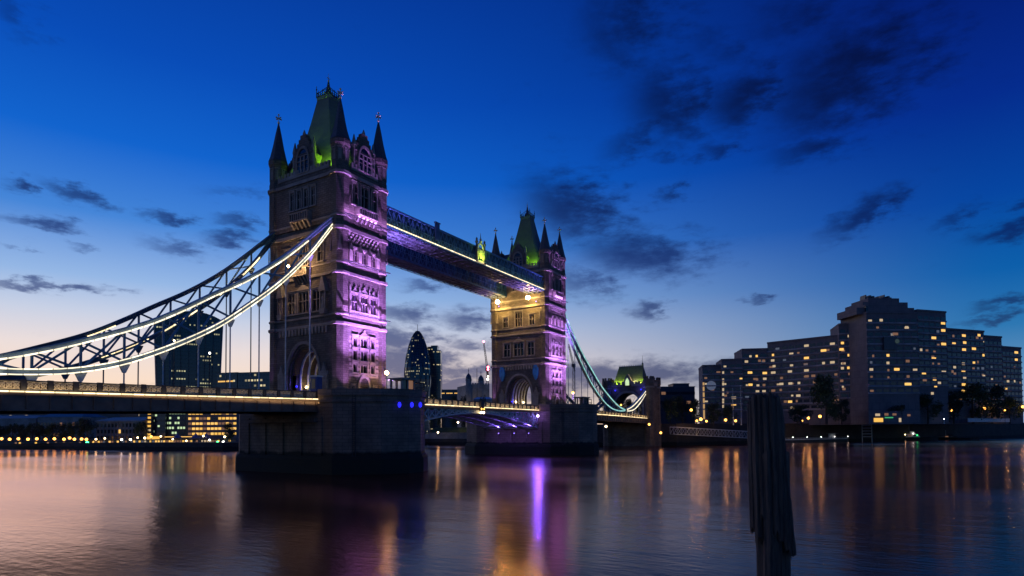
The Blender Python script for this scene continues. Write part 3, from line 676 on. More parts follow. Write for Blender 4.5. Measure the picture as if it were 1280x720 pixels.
def dormer(t, T, hw, d):
    """gabled stone dormer with stepped edges, tall window, pinnacles and a slate roof running back"""
    b = MB(); zb, ze, za = 57.2, 61.6, 65.4
    H = []
    b2 = MB()
    pts = [(-hw, zb), (hw, zb), (hw, ze)]
    n = 5
    for i in range(n):
        u = hw-(hw-.35)*(i)/n; u2 = hw-(hw-.35)*(i+1)/n; z = ze+(za-ze)*(i+1)/n; pts += [(u, z), (u2, z)]
    pts += [(-p, z) for p, z in pts[::-1]][:-2]
    b.extT(T, pts, d-.9, d)
    for k in range(1, 3): b.boxT(T, -hw-.1, hw+.1, d-.2, d+.12, zb+k*2.2-.1, zb+k*2.2+.1)
    g = b.build('dormer', 'stone', t)
    b = MB()
    for s in (-1, 1):
        p = T(s*hw, d-.3, 0); b.lathe(p[0], p[1], [(.42, zb), (.42, 62.3), (.5, 62.5), (.12, 64.4), (.05, 64.6)], 4, pi/4)
    p = T(0, d-.3, 0); b.lathe(p[0], p[1], [(.3, 65.3), (.3, 65.8), (.05, 66.5)], 4, pi/4)
    b.build('pinnacle', 'dress', g)
    b = MB(); T2 = T
    A = arch_pts(1.55, 60.3, 62.6, 8); B = arch_pts(1.9, 60.3, 63.1, 8)
    for i in range(len(A)-1): b.loft([[T(*_p(A[i], d-.02)), T(*_p(B[i], d-.02)), T(*_p(B[i], d+.25)), T(*_p(A[i], d+.25))], [T(*_p(A[i+1], d-.02)), T(*_p(B[i+1], d-.02)), T(*_p(B[i+1], d+.25)), T(*_p(A[i+1], d+.25))]])
    for u in (-1.72, -.52, .52, 1.72): b.boxT(T, u-.14, u+.14, d+.0, d+.22, 57.9, 61.2 if abs(u) < 1 else 60.3)
    for z in (57.8, 60.1, 61.1): b.boxT(T, -1.7, 1.7, d+.0, d+.2, z, z+.2)
    b.build('dormer_window_frame', 'dress', g)
    MB().extT(T, [(1.5, 57.9), *arch_pts(1.5, 60.3, 62.5, 8), (-1.5, 57.9)], d+.02, d+.05).build('dormer_pane', 'glass', g)
    b = MB(); deep = 5.2
    b.loft([[T(hw-.15, d-.9, zb), T(hw-.15, d-.9, ze), T(0, d-.9, za-.5), T(-hw+.15, d-.9, ze), T(-hw+.15, d-.9, zb)], [T(hw-.15, d-deep, zb), T(hw-.15, d-deep, ze), T(0, d-deep, za-.5), T(-hw+.15, d-deep, ze), T(-hw+.15, d-deep, zb)]])
    b.build('dormer_roof', 'slate', g)
towerS = make_tower()
towerN = dup(towerS, (L, 0, Z0), pi, 'gothic stone bridge tower farther across the river, its road face lit gold by two floodlights')

# ------------------------------------------------------------------ floodlighting of the towers
def floodlight(label, pos, target, power, color, angle, lens='white', group='floodlights at the towers', size=.3):
    t = thing('floodlight', label, 'floodlight', pos, group)
    d = (Vector(target)-Vector(pos)).normalized(); p = Vector(pos)
    MB().tube(p-d*.5+Vector((0, 0, 0)), p-d*.06, size, 8, size).tube(p-d*.3-Vector((0, 0, .75)), p-d*.3, .05).build('housing', 'darksteel', t)
    MB().tube(p-d*.05, p-d*.04, size*.85, 8).build('lens', lens, t)
    light('SPOT', t, p, power, color, target, .15, angle, .7)
    return t
MAG = (.54, .25, 1.0)
for x0, which in ((0, 'nearer'), (L, 'farther')):
    # along the purple river face: lamps behind the pier parapet, then troughs on each ledge
    for k, (x, tx) in enumerate(((-5.4, -5.1), (0, 0), (5.4, 5.1))):
        floodlight('purple floodlight behind the parapet below the %s %s of the river face, %s tower' % (('southern', 'middle', 'northern')[k], ('turret', 'door', 'turret')[k], which),
                   (x0+x, -12.6, 14.35), (x0+tx, -9.6, 31), 3200, MAG, 84)
        floodlight('strong purple floodlight on the outer %s pier end, %s one, aimed high' % (which, ('southern', 'middle', 'northern')[k]),
                   (x0+x*.75, -16.6, 14.35), (x0+tx, -9.9, 44), 84000, (.45, .21, 1), 62)
    t = thing('ledge_lights', 'slim purple light troughs on the river face ledges of the %s tower' % which, 'ledge lights', (x0, -HYU, 28.5), 'ledge light troughs')
    for z, pw in ((29.7, 330), (39.45, 300), (48.25, 420)):
        MB().box(x0-6.2, x0+6.2, -HYU-1.25, -HYU-.97, z-.18, z-.06).build('trough', 'darksteel', t)
        MB().box(x0-4.1, x0-3.9, -HYU-.97, -HYU, z-.2, z-.1).build('bracket', 'darksteel', t)
        MB().box(x0+3.9, x0+4.1, -HYU-.97, -HYU, z-.2, z-.1).build('bracket', 'darksteel', t)
        light('AREA', t, (x0, -HYU-1.11, z-.04), pw*1.5, MAG, (x0, -HYU-.6, z+1.5), size=(12.0, .2))
    # paler wash at the feet of the road-face turrets
    for x, y, kk in ((-7.9, 9.0, 'western'), (-7.9, -9.0, 'eastern')):
        floodlight('purple floodlight at the foot of the %s road-face turret, %s tower' % (kk, which), (x0+x, y, 14.5), (x0-6.3, y, 27), 2600 if x0 else 500, MAG, 38)
    # green light round the roof, standing on the flat behind the parapets
    for k, (x, y, tx, ty) in enumerate(((-5.2, -5.6, -2.5, -3.4), (-5.2, 5.6, -2.5, 3.4), (5.2, -5.6, 2.5, -3.4), (3.9, -8.9, 1.8, -4.5), (-3.6, -9.2, -1.8, -4.5), (-4.9, 8.9, -6.0, 7.0))):
        floodlight('green floodlight behind the roof parapet, %s, %s tower' % (('south-east corner by the road gable', 'south-west corner by the road gable', 'north-east corner by the span gable', 'north side of the river gable', 'south side of the river gable', 'beside the western turret')[k], which),
                   (x0+x, y, 57.6), (x0+tx, ty, 61.6), 8500, (.34, 1, .02), 90, 'greenl', size=.22)
# a soft fill that the lit roadway throws on the tower's road face
def lantern(pos, label, mname, power, color, h=3.6, r=.3, group='bridge lanterns'):
    t = thing('street_lamp', label, 'street lamp', pos, group); x, y, z = pos
    MB().lathe(x, y, [(.22, z), (.2, z+.5), (.09, z+.8), (.07, z+h-.3), (.16, z+h-.25), (.16, z+h-.15)], 8).build('post', 'darksteel', t)
    g = MB().ball((x, y, z+h+r*.8), r, 10, 6).build('lamp_globe', mname, t, True)
    MB().lathe(x, y, [(r*.7, z+h+r*1.65), (.05, z+h+r*2.3)], 8).build('lamp_cap', 'darksteel', t)
    if power: light('POINT', t, (x, y, z+h+r*.8), power, color, radius=r*1.08)
    return t
for k, s in enumerate((-1, 1)):                      # two lamps lighting the balcony in the middle of the nearer tower's road face
    lantern((-8.5, s*1.7-.2, 38.2), 'small bright lamp on the lit balcony of the nearer tower, %s end' % ('eastern', 'western')[k], 'lampst', 2600, (1, .66, .30), .9, .24, 'balcony lamps')
# roadway lamps inside the arches
for x0, which in ((0, 'nearer'), (L, 'farther')):
    for x, y, mm, c, pw, nm in ((-2.7, 3.2, 'lampw', (1, .7, .25), 90, 'warm lamp on the western vault wall'), (2.0, 3.2, 'lampw', (1, .7, .25), 110, 'warm lamp deep in the arch'), (-5.0, 3.3, 'bluel', (.1, .08, 1), 160, 'blue lamp just inside the arch mouth'), (1.5, -3.2, 'lampw', (1, .75, .5), 60, 'warm lamp on the eastern vault wall')):
        t = thing('wall_lamp', '%s of the %s tower' % (nm, which), 'wall lamp', (x0+x, y, 16.2), 'lamps inside the road arches')
        s = 1 if y > 0 else -1
        MB().box(x0+x-.1, x0+x+.1, min(y, s*3.9), max(y, s*3.9), 16.1, 16.2).build('bracket', 'darksteel', t)
        MB().ball((x0+x, y, 16.45), .24, 8, 6).build('lamp_globe', mm, t, True)
        light('POINT', t, (x0+x, y-s*.5, 16.6), pw, c, radius=.25)
# two big floodlights hanging under the high walkways at the farther tower
for y, lb in ((5.6, 'western'), (-5.3, 'eastern')):
    p = Vector((L-9.4, y, 47.6)); t = thing('hanging_floodlight', 'brilliant golden floodlight hung below the %s high walkway, at the farther tower' % lb, 'floodlight', p, 'hanging floodlights')
    MB().tube(p+Vector((0, 0, .5)), p+Vector((0, 0, 1.9)), .08).tube(p+Vector((0, 0, .25)), p+Vector((0, 0, .6)), .5, 10, .25).build('housing', 'darksteel', t)
    MB().ball(p-Vector((0, 0, .1)), .62, 12, 8).build('lens', 'lampbig', t, True)
    light('POINT', t, p-Vector((0, 0, .1)), 250, (1, .62, .10), radius=.68)
    light('SPOT', t, p-Vector((0, 0, .1)), 42000, (1, .50, .08), (-48, -66+y, 0), .68, 44, .6)  # extra beam added toward the water to strengthen the gold reflection
    light('SPOT', t, p+Vector((.6, 0, -.4)), 1500, (1, .64, .09), (L-6, y*.9, 40.0), .3, 130, .8)

# ------------------------------------------------------------------ high level walkways
def make_walkway():
    xa, xb = HXU+.3, L-HXU-.3; za, zb = 49.5, 53.9; ya, yb = -9.2, -4.25
    t = thing('high_walkway', 'blue lattice high level walkway with light strip, nearer of the pair between the towers', 'walkway', (L/2, (ya+yb)/2, za), 'high level walkways')
    MB().box(xa, xb, ya, yb, za-.02, za+.3).build('soffit', 'walkpaint', t)
    b = MB(); n = 27
    for i in range(n+1): x = xa+(xb-xa)*i/n; b.box(x-.12, x+.12, ya+.1, yb-.1, za-.3, za-.02)
    for y in (ya+.12, ya+1.7, yb-1.7, yb-.12): b.box(xa, xb, y-.14, y+.14, za-.42, za-.3)
    b.build('cross_beam', 'walkpaint', t)
    MB().box(xa, xb, ya+.35, yb-.35, za+.3, zb-.3).build('glazed_wall', 'navy', t)
    for y, s in ((ya, -1), (yb, 1)):
        b = MB(); y0, y1 = (y, y+.16) if s < 0 else (y-.16, y)
        b.box(xa, xb, y0, y1, za+.35, za+.62); b.box(xa, xb, y0-.05, y1+.05, zb-.35, zb); b.box(xa, xb, y0, y1, za+2.0, za+2.12)
        nn = 46; st = (xb-xa)/nn
        for i in range(nn):
            x = xa+i*st
            b.bar((x, (y0+y1)/2-.05, za+.6), (x+st, (y0+y1)/2-.05, zb-.35), .1, .16); b.bar((x, (y0+y1)/2+.05, zb-.35), (x+st, (y0+y1)/2+.05, za+.6), .1, .16)
            if i % 2 == 0: b.box(x-.09, x+.09, y0-.04, y1+.04, za+.6, zb-.35)
        b.build('lattice_side', 'blue', t)
        b = MB(); b.box(xa, xb, y0-.2*(s < 0), y1+.2*(s > 0), za-.02, za+.36); b.build('edge_moulding', 'blue', t)
        yy = y-.26 if s < 0 else y+.26
        if s > 0: continue
        MB().box(xa+.4, xb-.4, yy-.06, yy+.06, za+.40, za+.58).build('light_strip', 'ledwalk', t)
    b = MB(); b.extT(lambda u, d, z: (d, u, z), [(ya+.02, zb), (yb-.02, zb), (yb-.8, zb+.55), (ya+.8, zb+.55)], xa, xb); b.build('roof', 'navy', t)
    o = light('AREA', t, ((xa+xb)/2, ya-.75, za+.45), 260, (1, .80, .45), ((xa+xb)/2, ya, za+2), size=(xb-xa, .1)); o.rotation_euler = Vector((0, -.45, -.9)).to_track_quat('Z', 'Y').to_euler()
    return t
walkA = make_walkway()
walkB = dup(walkA, (L/2, 6.725, 49.5), pi, 'blue lattice high level walkway seen beneath the nearer one, violet light on its soffit')
def crest():
    x, y = 41.15, -9.55; z = 49.9
    t = thing('walkway_crest', 'ornate pinnacled crest lit yellow-green at the middle of the high walkway', 'crest', (x, y, z))
    for s in (-1, 1):
        b = MB(); b.lathe(x+s*1.75, y, [(.34, z), (.34, z+.4), (.26, z+.5), (.26, z+4.7), (.42, z+4.9), (.42, z+5.2), (.2, z+5.3), (.3, z+5.7), (.12, z+6.1)], 8); b.build('pillar', 'lead', t)
    b = MB(); b.box(x-1.5, x+1.5, y-.12, y+.12, z, z+.5); b.box(x-1.5, x-1.28, y-.12, y+.12, z+.5, z+3.6); b.box(x+1.28, x+1.5, y-.12, y+.12, z+.5, z+3.6)
    A = arch_pts(1.5, z+3.4, z+5.2, 10); B = arch_pts(1.15, z+3.3, z+4.7, 10)
    for i in range(len(A)-1): b.loft([[(x+A[i][0], y-.12, A[i][1]), (x+B[i][0], y-.12, B[i][1]), (x+B[i][0], y+.12, B[i][1]), (x+A[i][0], y+.12, A[i][1])], [(x+A[i+1][0], y-.12, A[i+1][1]), (x+B[i+1][0], y-.12, B[i+1][1]), (x+B[i+1][0], y+.12, B[i+1][1]), (x+A[i+1][0], y+.12, A[i+1][1])]])
    b.build('arched_frame', 'cream', t)
    b = MB(); b.extT(lambda u, d, zz: (x+u, y+d, z+zz), [(-.75, 3.4), (.75, 3.4), (.75, 2.2), (.4, 1.4), (0, 1.0), (-.4, 1.4), (-.75, 2.2)], -.16, .0); b.box(x-.08, x+.08, y-.22, y-.16, z+1.2, z+3.3); b.box(x-.7, x+.7, y-.22, y-.16, z+2.35, z+2.55)
    for s in (-1, 1):
        b.bar((x+s*1.3, y, z+.6), (x+s*.75, y, z+1.5), .2, .2); b.bar((x+s*.75, y, z+1.5), (x+s*1.15, y, z+2.6), .2, .2); b.bar((x+s*1.15, y, z+2.6), (x+s*.7, y, z+3.5), .2, .2)
    b.build('shield', 'cream', t)
    b = MB(); b.lathe(x, y, [(.3, z+5.1), (.45, z+5.5), (.2, z+5.7), (.34, z+6.0), (.12, z+6.3), (.04, z+7.6)], 8); b.build('finial', 'cream', t)
    f = floodlight('small yellow-green floodlight below the walkway crest', (x, y-1.3, z-.1), (x, y, z+3.6), 1500, (.66, 1, .06), 120, 'greenl', size=.15)
    MB().box(x-.06, x+.06, y-1.5, y+.3, z-.5, z-.4).build('bracket', 'darksteel', f)
crest()
_t = thing('walkway_cabinet', 'plain dark panelled post on the high walkway between nearer tower and crest', 'cabinet', (23.6, -9.3, 51.2))
MB().box(22.9, 24.3, -9.62, -9.25, 51.0, 54.9).build('panel', 'navy', _t); MB().box(22.7, 24.5, -9.72, -9.2, 54.9, 55.15).build('cap', 'navy', _t)
for x0, dirn, nm in ((HXU+.9, 1, 'nearer'), (L-HXU-.9, -1, 'farther')):
    for y, kk in ((-6.7, 'eastern'), (6.7, 'western')):
        floodlight('violet floodlight washing the underside of the %s walkway from the %s tower' % (kk, nm), (x0, y, 46.6), (x0+dirn*16, y, 50), 6000 if y < 0 else 2200, (.46, .28, 1), 80, 'violet', size=.2)

# ------------------------------------------------------------------ road decks
def deckz(x):                                        # level of the light strip under the parapet
    if x < 10: return 13.31+(x+10.5)*.0195
    if x < L-10: return 13.35
    return 13.35-(x-L-10)*.0145
def loft_run(b, xs, f):
    return b.loft([f(x) for x in xs])
def xs_between(a, b_, n): return [a+(b_-a)*i/n for i in range(n+1)]
def parapet(t, x0, x1, y, s, n, lit=True):
    """cast-iron parapet: posts, rails and pierced cream panels"""
    b = MB(); xs = xs_between(x0, x1, n)
    for x in xs: z = deckz(x); b.box(x-.28, x+.28, y-.16, y+.16, z+.12, z+1.42)
    loft_run(b, xs, lambda x: [(x, y-.14, deckz(x)+1.22), (x, y+.14, deckz(x)+1.22), (x, y+.14, deckz(x)+1.36), (x, y-.14, deckz(x)+1.36)])
    loft_run(b, xs, lambda x: [(x, y-.14, deckz(x)+.1), (x, y+.14, deckz(x)+.1), (x, y+.14, deckz(x)+.26), (x, y-.14, deckz(x)+.26)])
    pr = b.build('parapet', 'darksteel', t)
    for xa, xb in zip(xs, xs[1:]):
        z = deckz((xa+xb)/2); b = MB(); a, c = xa+.34, xb-.34; w = c-a; m = (a+c)/2
        for k in range(3):
            u0, u1 = a+w*k/3, a+w*(k+1)/3
            b.bar((u0, y, z+.3), (u1, y, z+1.18), .08, .13); b.bar((u0, y+.03, z+1.18), (u1, y+.03, z+.3), .08, .13)
            um = (u0+u1)/2
            for q in range(8):
                a0, a1 = 2*pi*q/8, 2*pi*(q+1)/8
                b.bar((um+.26*cos(a0), y-.02, z+.74+.26*sin(a0)), (um+.26*cos(a1), y-.02, z+.74+.26*sin(a1)), .08, .1)
        b.box(a, c, y-.05, y+.05, z+.28, z+.36); b.box(a, c, y-.05, y+.05, z+1.12, z+1.2)
        pp = b.build('parapet_panel', 'cream', t)
        MB().box(a-.05, c+.05, y+.1, y+.13, z+.26, z+1.22).build('back_plate', 'soffit', pp)
def strip(t, x0, x1, y, mname, n=12, zo=0.0, h=.17, pw=5.5):
    xm, zm = (x0+x1)/2, deckz((x0+x1)/2); o = light('AREA', t, (xm, y-.30, zm-.02), pw*abs(x1-x0), (1, .70, .34), (xm, y+.28, zm+.75), size=(abs(x1-x0), .1))
    o.rotation_euler = Vector((0, -.55, -.8)).to_track_quat('Z', 'Y').to_euler()
    loft_run(MB(), xs_between(x0, x1, n), lambda x: [(x, y-.05, deckz(x)-h/2+zo), (x, y+.05, deckz(x)-h/2+zo), (x, y+.05, deckz(x)+h/2+zo), (x, y-.05, deckz(x)+h/2+zo)]).build('light_strip', mname, t)
def side_span(x0, x1, label, near, npan):
    t = thing('approach_span', label, 'bridge span', ((x0+x1)/2, 0, 12), 'suspended approach spans'); xs = xs_between(x0, x1, 16)
    loft_run(MB(), xs, lambda x: [(x, -9.0, deckz(x)-.1), (x, 9.0, deckz(x)-.1), (x, 9.0, deckz(x)+.35), (x, -9.0, deckz(x)+.35)]).build('road_deck', 'road', t)
    for y in (-8.9, 8.9):
        b = MB()
        loft_run(b, xs, lambda x: [(x, y-.18, deckz(x)-2.1), (x, y+.18, deckz(x)-2.1), (x, y+.18, deckz(x)+.1), (x, y-.18, deckz(x)+.1)])
        loft_run(b, xs, lambda x: [(x, y-.42, deckz(x)-2.25), (x, y+.42, deckz(x)-2.25), (x, y+.42, deckz(x)-2.1), (x, y-.42, deckz(x)-2.1)])
        loft_run(b, xs, lambda x: [(x, y-.34, deckz(x)-.42), (x, y+.34, deckz(x)-.42), (x, y+.34, deckz(x)-.2), (x, y-.34, deckz(x)-.2)])
        for x in xs_between(x0+.3, x1-.3, 34): b.box(x-.06, x+.06, y-.38, y+.38, deckz(x)-2.1, deckz(x)-.42)
        b.build('edge_girder', 'soffit', t)
    for x in xs_between(x0+2, x1-2, 14): MB().box(x-.18, x+.18, -8.7, 8.7, deckz(x)-1.5, deckz(x)-.1).build('cross_beam', 'soffit', t)
    parapet(t, x0, x1, -9.1, -1, npan)
    b = MB(); loft_run(b, xs, lambda x: [(x, 8.95, deckz(x)+.1), (x, 9.25, deckz(x)+.1), (x, 9.25, deckz(x)+1.4), (x, 8.95, deckz(x)+1.4)]); b.build('parapet', 'darksteel', t)
    strip(t, x0, x1, -9.34, 'ledgold')
    return t
side_span(-92, -10.7, 'long suspended road deck leading off to the near bank, glowing strip under its parapet', True, 30)
side_span(L+10.7, L+89, 'suspended road deck beyond the farther tower, reaching the far abutment', False, 26)
def leaf(xp, xm, label, violet):
    s = 1 if xm > xp else -1
    t = thing('bascule_leaf', label, 'bascule leaf', ((xp+xm)/2, 0, 12), 'bascule leaves of the central span')
    xs = xs_between(xp, xm, 12); zb = lambda x: 12.1-3.9*abs((x-xm)/(xp-xm))**1.8
    loft_run(MB(), xs, lambda x: [(x, -9.0, 12.85), (x, 9.0, 12.85), (x, 9.0, 13.6), (x, -9.0, 13.6)]).build('road_deck', 'road', t)
    for y in (-8.8, -3.0, 3.0, 8.8):
        b = MB()
        loft_run(b, xs, lambda x: [(x, y-.3, zb(x)-.3), (x, y+.3, zb(x)-.3), (x, y+.3, zb(x)), (x, y-.3, zb(x))])
        loft_run(b, xs, lambda x: [(x, y-.3, 12.55), (x, y+.3, 12.55), (x, y+.3, 12.85), (x, y-.3, 12.85)])
        for xa, xb in zip(xs, xs[1:]):
            b.bar((xa, y, zb(xa)), (xb, y, 12.6), .2, .26); b.bar((xa, y+.05, 12.6), (xb, y+.05, zb(xb)), .2, .26); b.bar((xa, y, zb(xa)), (xa, y, 12.6), .24, .24)
        b.build('lattice_girder', 'pale', t)
    for x in xs[:-1]: MB().box(x-.22, x+.22, -8.7, 8.7, zb(x)-.28, zb(x)+.1).build('cross_beam', 'pale', t)
    b = MB()
    for k in range(6):
        x0, x1 = xs[k], xs[k+1]; b.hexa([(x0, -8.5, zb(x0)+.1), (x1, -8.5, zb(x1)+.1), (x1, 8.5, zb(x1)+.1), (x0, 8.5, zb(x0)+.1), (x0, -8.5, zb(x0)+.16), (x1, -8.5, zb(x1)+.16), (x1, 8.5, zb(x1)+.16), (x0, 8.5, zb(x0)+.16)])
    b.build('soffit_plate', 'pale', t)
    a, c = sorted((xp, xm)); parapet(t, a, c, -9.1, -1, 13)
    MB().box(a, c, 8.95, 9.25, 13.6, 14.75).build('parapet', 'darksteel', t)
    b = MB(); b.box(a, c, -9.28, -9.0, 12.6, 13.2); b.build('fascia', 'soffit', t)
    strip(t, a, c, -9.36, 'ledgold', 4)
    return t
leaf(10.7, L/2-.06, 'opening road leaf beside the nearer pier, mostly hidden behind it', False)
leaf(L-10.7, L/2+.06, 'opening road leaf beside the farther pier, its underside glowing violet', True)
for k, y in enumerate((-6.5, -1.5, 4.0)):
    floodlight('violet floodlight on the farther pier shining under the road leaf, %s' % ('river edge', 'middle', 'upstream edge')[k], (L-11.9, y, 6.6), (L-17.5, y, 11), 6500, (.25, .12, 1), 84, 'violet', 'violet floodlights under the road leaf', .2)
_p0 = onz(654.7, 518.5, 11.3); _p0 = Vector((L-12.4, -9.95, 11.6))
_t = thing('bascule_lamp', 'dazzling blue-white lamp under the road leaf at the farther pier', 'lamp', _p0)
MB().box(_p0.x-.08, _p0.x+.08, _p0.y-.1, _p0.y+.6, _p0.z+.4, _p0.z+.52).build('bracket', 'darksteel', _t); MB().ball(_p0, .42, 10, 6).build('lamp_globe', emit('blue-white lamp', (.5, .38, 1), 7), _t, True)
light('POINT', _t, _p0, 900, (.24, .12, 1), radius=.46)
light('SPOT', _t, _p0, 50000, (.15, .07, 1), (-20, -70, 0), .47, 70, .8)  # beam at the river, added to make the violet streak
light('POINT', _t, _p0+Vector((-1.2, 5.5, -1.5)), 300, (.25, .12, 1), radius=.3)
# navigation lights at mid span
_t = thing('navigation_light', 'dark signal box with two orange lights hanging at the middle of the low span', 'navigation light', (L/2, -9.5, 12.3))
MB().box(L/2-.7, L/2+.7, -9.9, -9.4, 12.3, 15.1).build('signal_box', 'darksteel', _t)
for s in (-.55, .55): MB().ball((L/2+s, -9.75, 12.0), .3, 8, 6).build('lamp', 'lampw', _t)
for s in (-1, 1): MB().ball((L/2+s*.55, -9.9, 12.9), .2, 8, 6).build('lamp', 'lamp', _t)

# ------------------------------------------------------------------ suspension chains
UP = [(6.5, 47.3), (9.0, 45.0), (12.65, 41.5), (18, 36.75), (24, 32.3), (30.1, 28.5), (34.8, 25.5), (39.8, 22.65), (47.3, 19.4), (51.5, 17.8), (56, 16.4), (60, 15.6), (63.3, 15.15)]
LO = [(6.5, 46.3), (9.0, 43.0), (12.0, 39.2), (18, 33.0), (24.6, 27.5), (29.7, 23.7), (36.4, 19.9), (42.9, 17.0), (48.6, 15.45), (53.7, 14.85), (58.5, 14.75), (63.3, 15.0)]
UPS = [(63.3, 15.3), (68, 16.1), (74, 17.9), (82, 21.2), (91, 25.4)]
LOS = [(63.3, 14.9), (68, 15.0), (74, 16.0), (82, 19.4), (91, 24.6)]
def interp(P, s):
    if s <= P[0][0]: return P[0][1]
    for i in range(len(P)-1):
        if s <= P[i+1][0]:
            p0 = P[max(i-1, 0)]; p1, p2 = P[i], P[i+1]; p3 = P[min(i+2, len(P)-1)]
            t = (s-p1[0])/(p2[0]-p1[0]); m1 = (p2[1]-p0[1])/(p2[0]-p0[0])*(p2[0]-p1[0]); m2 = (p3[1]-p1[1])/(p3[0]-p1[0])*(p2[0]-p1[0])
            return (2*t**3-3*t*t+1)*p1[1]+(t**3-2*t*t+t)*m1+(-2*t**3+3*t*t)*p2[1]+(t**3-t*t)*m2
    return P[-1][1]
def chain(xt, sg, y, label, led, near, UPc, LOc, s0, s1, npan, name, strips):
    t = thing(name, label, 'suspension chain', (xt+sg*(s0+s1)/2, y, interp(LOc, (s0+s1)/2)), 'suspension chains')
    X = lambda s: xt+sg*s
    ss = xs_between(s0, s1, npan*3); st = xs_between(s0, s1, npan)
    up = [(X(s), y, interp(UPc, s)) for s in ss]; lo = [(X(s), y, interp(LOc, s)) for s in ss]
    for nm, pts, dp in (('upper_chord', up, .62), ('lower_chord', lo, .62)):
        b = MB(); b.path(pts, .55, dp)
        b.path([(p[0], p[1], p[2]+dp/2) for p in pts], .95, .12); b.path([(p[0], p[1], p[2]-dp/2) for p in pts], .95, .12)
        b.build(nm, 'steel_striplit' if near else 'navy', t)  # near chords paler: strip light on the steel put into the colour
    for i in range(npan):
        a, c = st[i], st[i+1]; ua, la, uc, lc = interp(UPc, a), interp(LOc, a), interp(UPc, c), interp(LOc, c)
        if max(ua-la, uc-lc) < 1.3: continue
        b = MB(); b.bar((X(a), y-.1, la), (X(c), y-.1, uc), .2, .26); b.bar((X(a), y+.1, ua), (X(c), y+.1, lc), .2, .26); b.build('cross_brace', 'blue', t)
        if uc-lc > .6: MB().bar((X(c), y, lc), (X(c), y, uc), .24, .26).build('vertical_strut', 'blue', t)
    for i in range(1, npan+1):
        s = st[i]
        if s > 62 and s0 < 60 or s > 90: continue
        zl = interp(LOc, s); zd = deckz(X(s))+.4
        if zl-zd < .4: continue
        b = MB(); b.tube((X(s), y, zd), (X(s), y, zl), .11, 6); b.tube((X(s), y, zd), (X(s), y, min(zd+1.1, zl)), .2, 6)
        b.extT(lambda u, d, z: (X(s)+u, y+d, z), [(-.75, zl-.3), (.75, zl-.3), (.2, max(zl-1.5, zd)), (-.2, max(zl-1.5, zd))], -.12, .12)
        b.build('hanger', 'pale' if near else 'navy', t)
    for (P, a, c, zo, h) in strips:
        q = [(X(s), y-.52, interp(P, s)+zo) for s in xs_between(a, c, 40)]
        MB().path(q, .08, h).build('light_strip', led, t)
    return t
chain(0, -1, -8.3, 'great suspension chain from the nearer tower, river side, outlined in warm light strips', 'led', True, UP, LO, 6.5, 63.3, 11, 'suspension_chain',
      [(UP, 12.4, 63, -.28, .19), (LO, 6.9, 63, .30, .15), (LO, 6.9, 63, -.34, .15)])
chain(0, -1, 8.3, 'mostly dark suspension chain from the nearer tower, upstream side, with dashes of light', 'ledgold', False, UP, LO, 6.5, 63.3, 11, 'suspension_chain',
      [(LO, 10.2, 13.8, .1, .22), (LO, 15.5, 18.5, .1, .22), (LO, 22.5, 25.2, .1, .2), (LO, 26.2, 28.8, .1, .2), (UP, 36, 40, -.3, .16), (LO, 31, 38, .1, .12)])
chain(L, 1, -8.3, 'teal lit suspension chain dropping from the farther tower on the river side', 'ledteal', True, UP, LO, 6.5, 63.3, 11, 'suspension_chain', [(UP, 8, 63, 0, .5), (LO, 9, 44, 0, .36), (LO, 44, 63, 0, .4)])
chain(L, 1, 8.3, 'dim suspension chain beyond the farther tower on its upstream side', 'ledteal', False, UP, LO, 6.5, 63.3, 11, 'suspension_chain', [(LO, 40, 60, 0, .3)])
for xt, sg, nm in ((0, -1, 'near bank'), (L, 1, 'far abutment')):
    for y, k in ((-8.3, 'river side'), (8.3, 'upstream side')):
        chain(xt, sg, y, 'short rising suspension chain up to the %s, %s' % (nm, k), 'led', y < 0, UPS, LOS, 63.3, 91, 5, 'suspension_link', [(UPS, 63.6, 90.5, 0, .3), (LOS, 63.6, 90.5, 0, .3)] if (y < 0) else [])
for xt, sg in ((0, -1), (L, 1)):
    for y in (-8.3, 8.3):
        x = xt+sg*63.3; t = thing('chain_pin', 'round iron pin joining long and short chains low over the deck, %s bank %s side' % ('near' if sg < 0 else 'far', 'river' if y < 0 else 'upstream'), 'chain pin', (x, y, 15.1), 'chain pins')
        b = MB(); b.tube((x, y-.7, 15.1), (x, y+.7, 15.1), .75, 12); b.build('pin', 'navy', t); MB().box(x-.4, x+.4, y-.4, y+.4, deckz(x)+.3, 14.5).build('pedestal', 'navy', t)

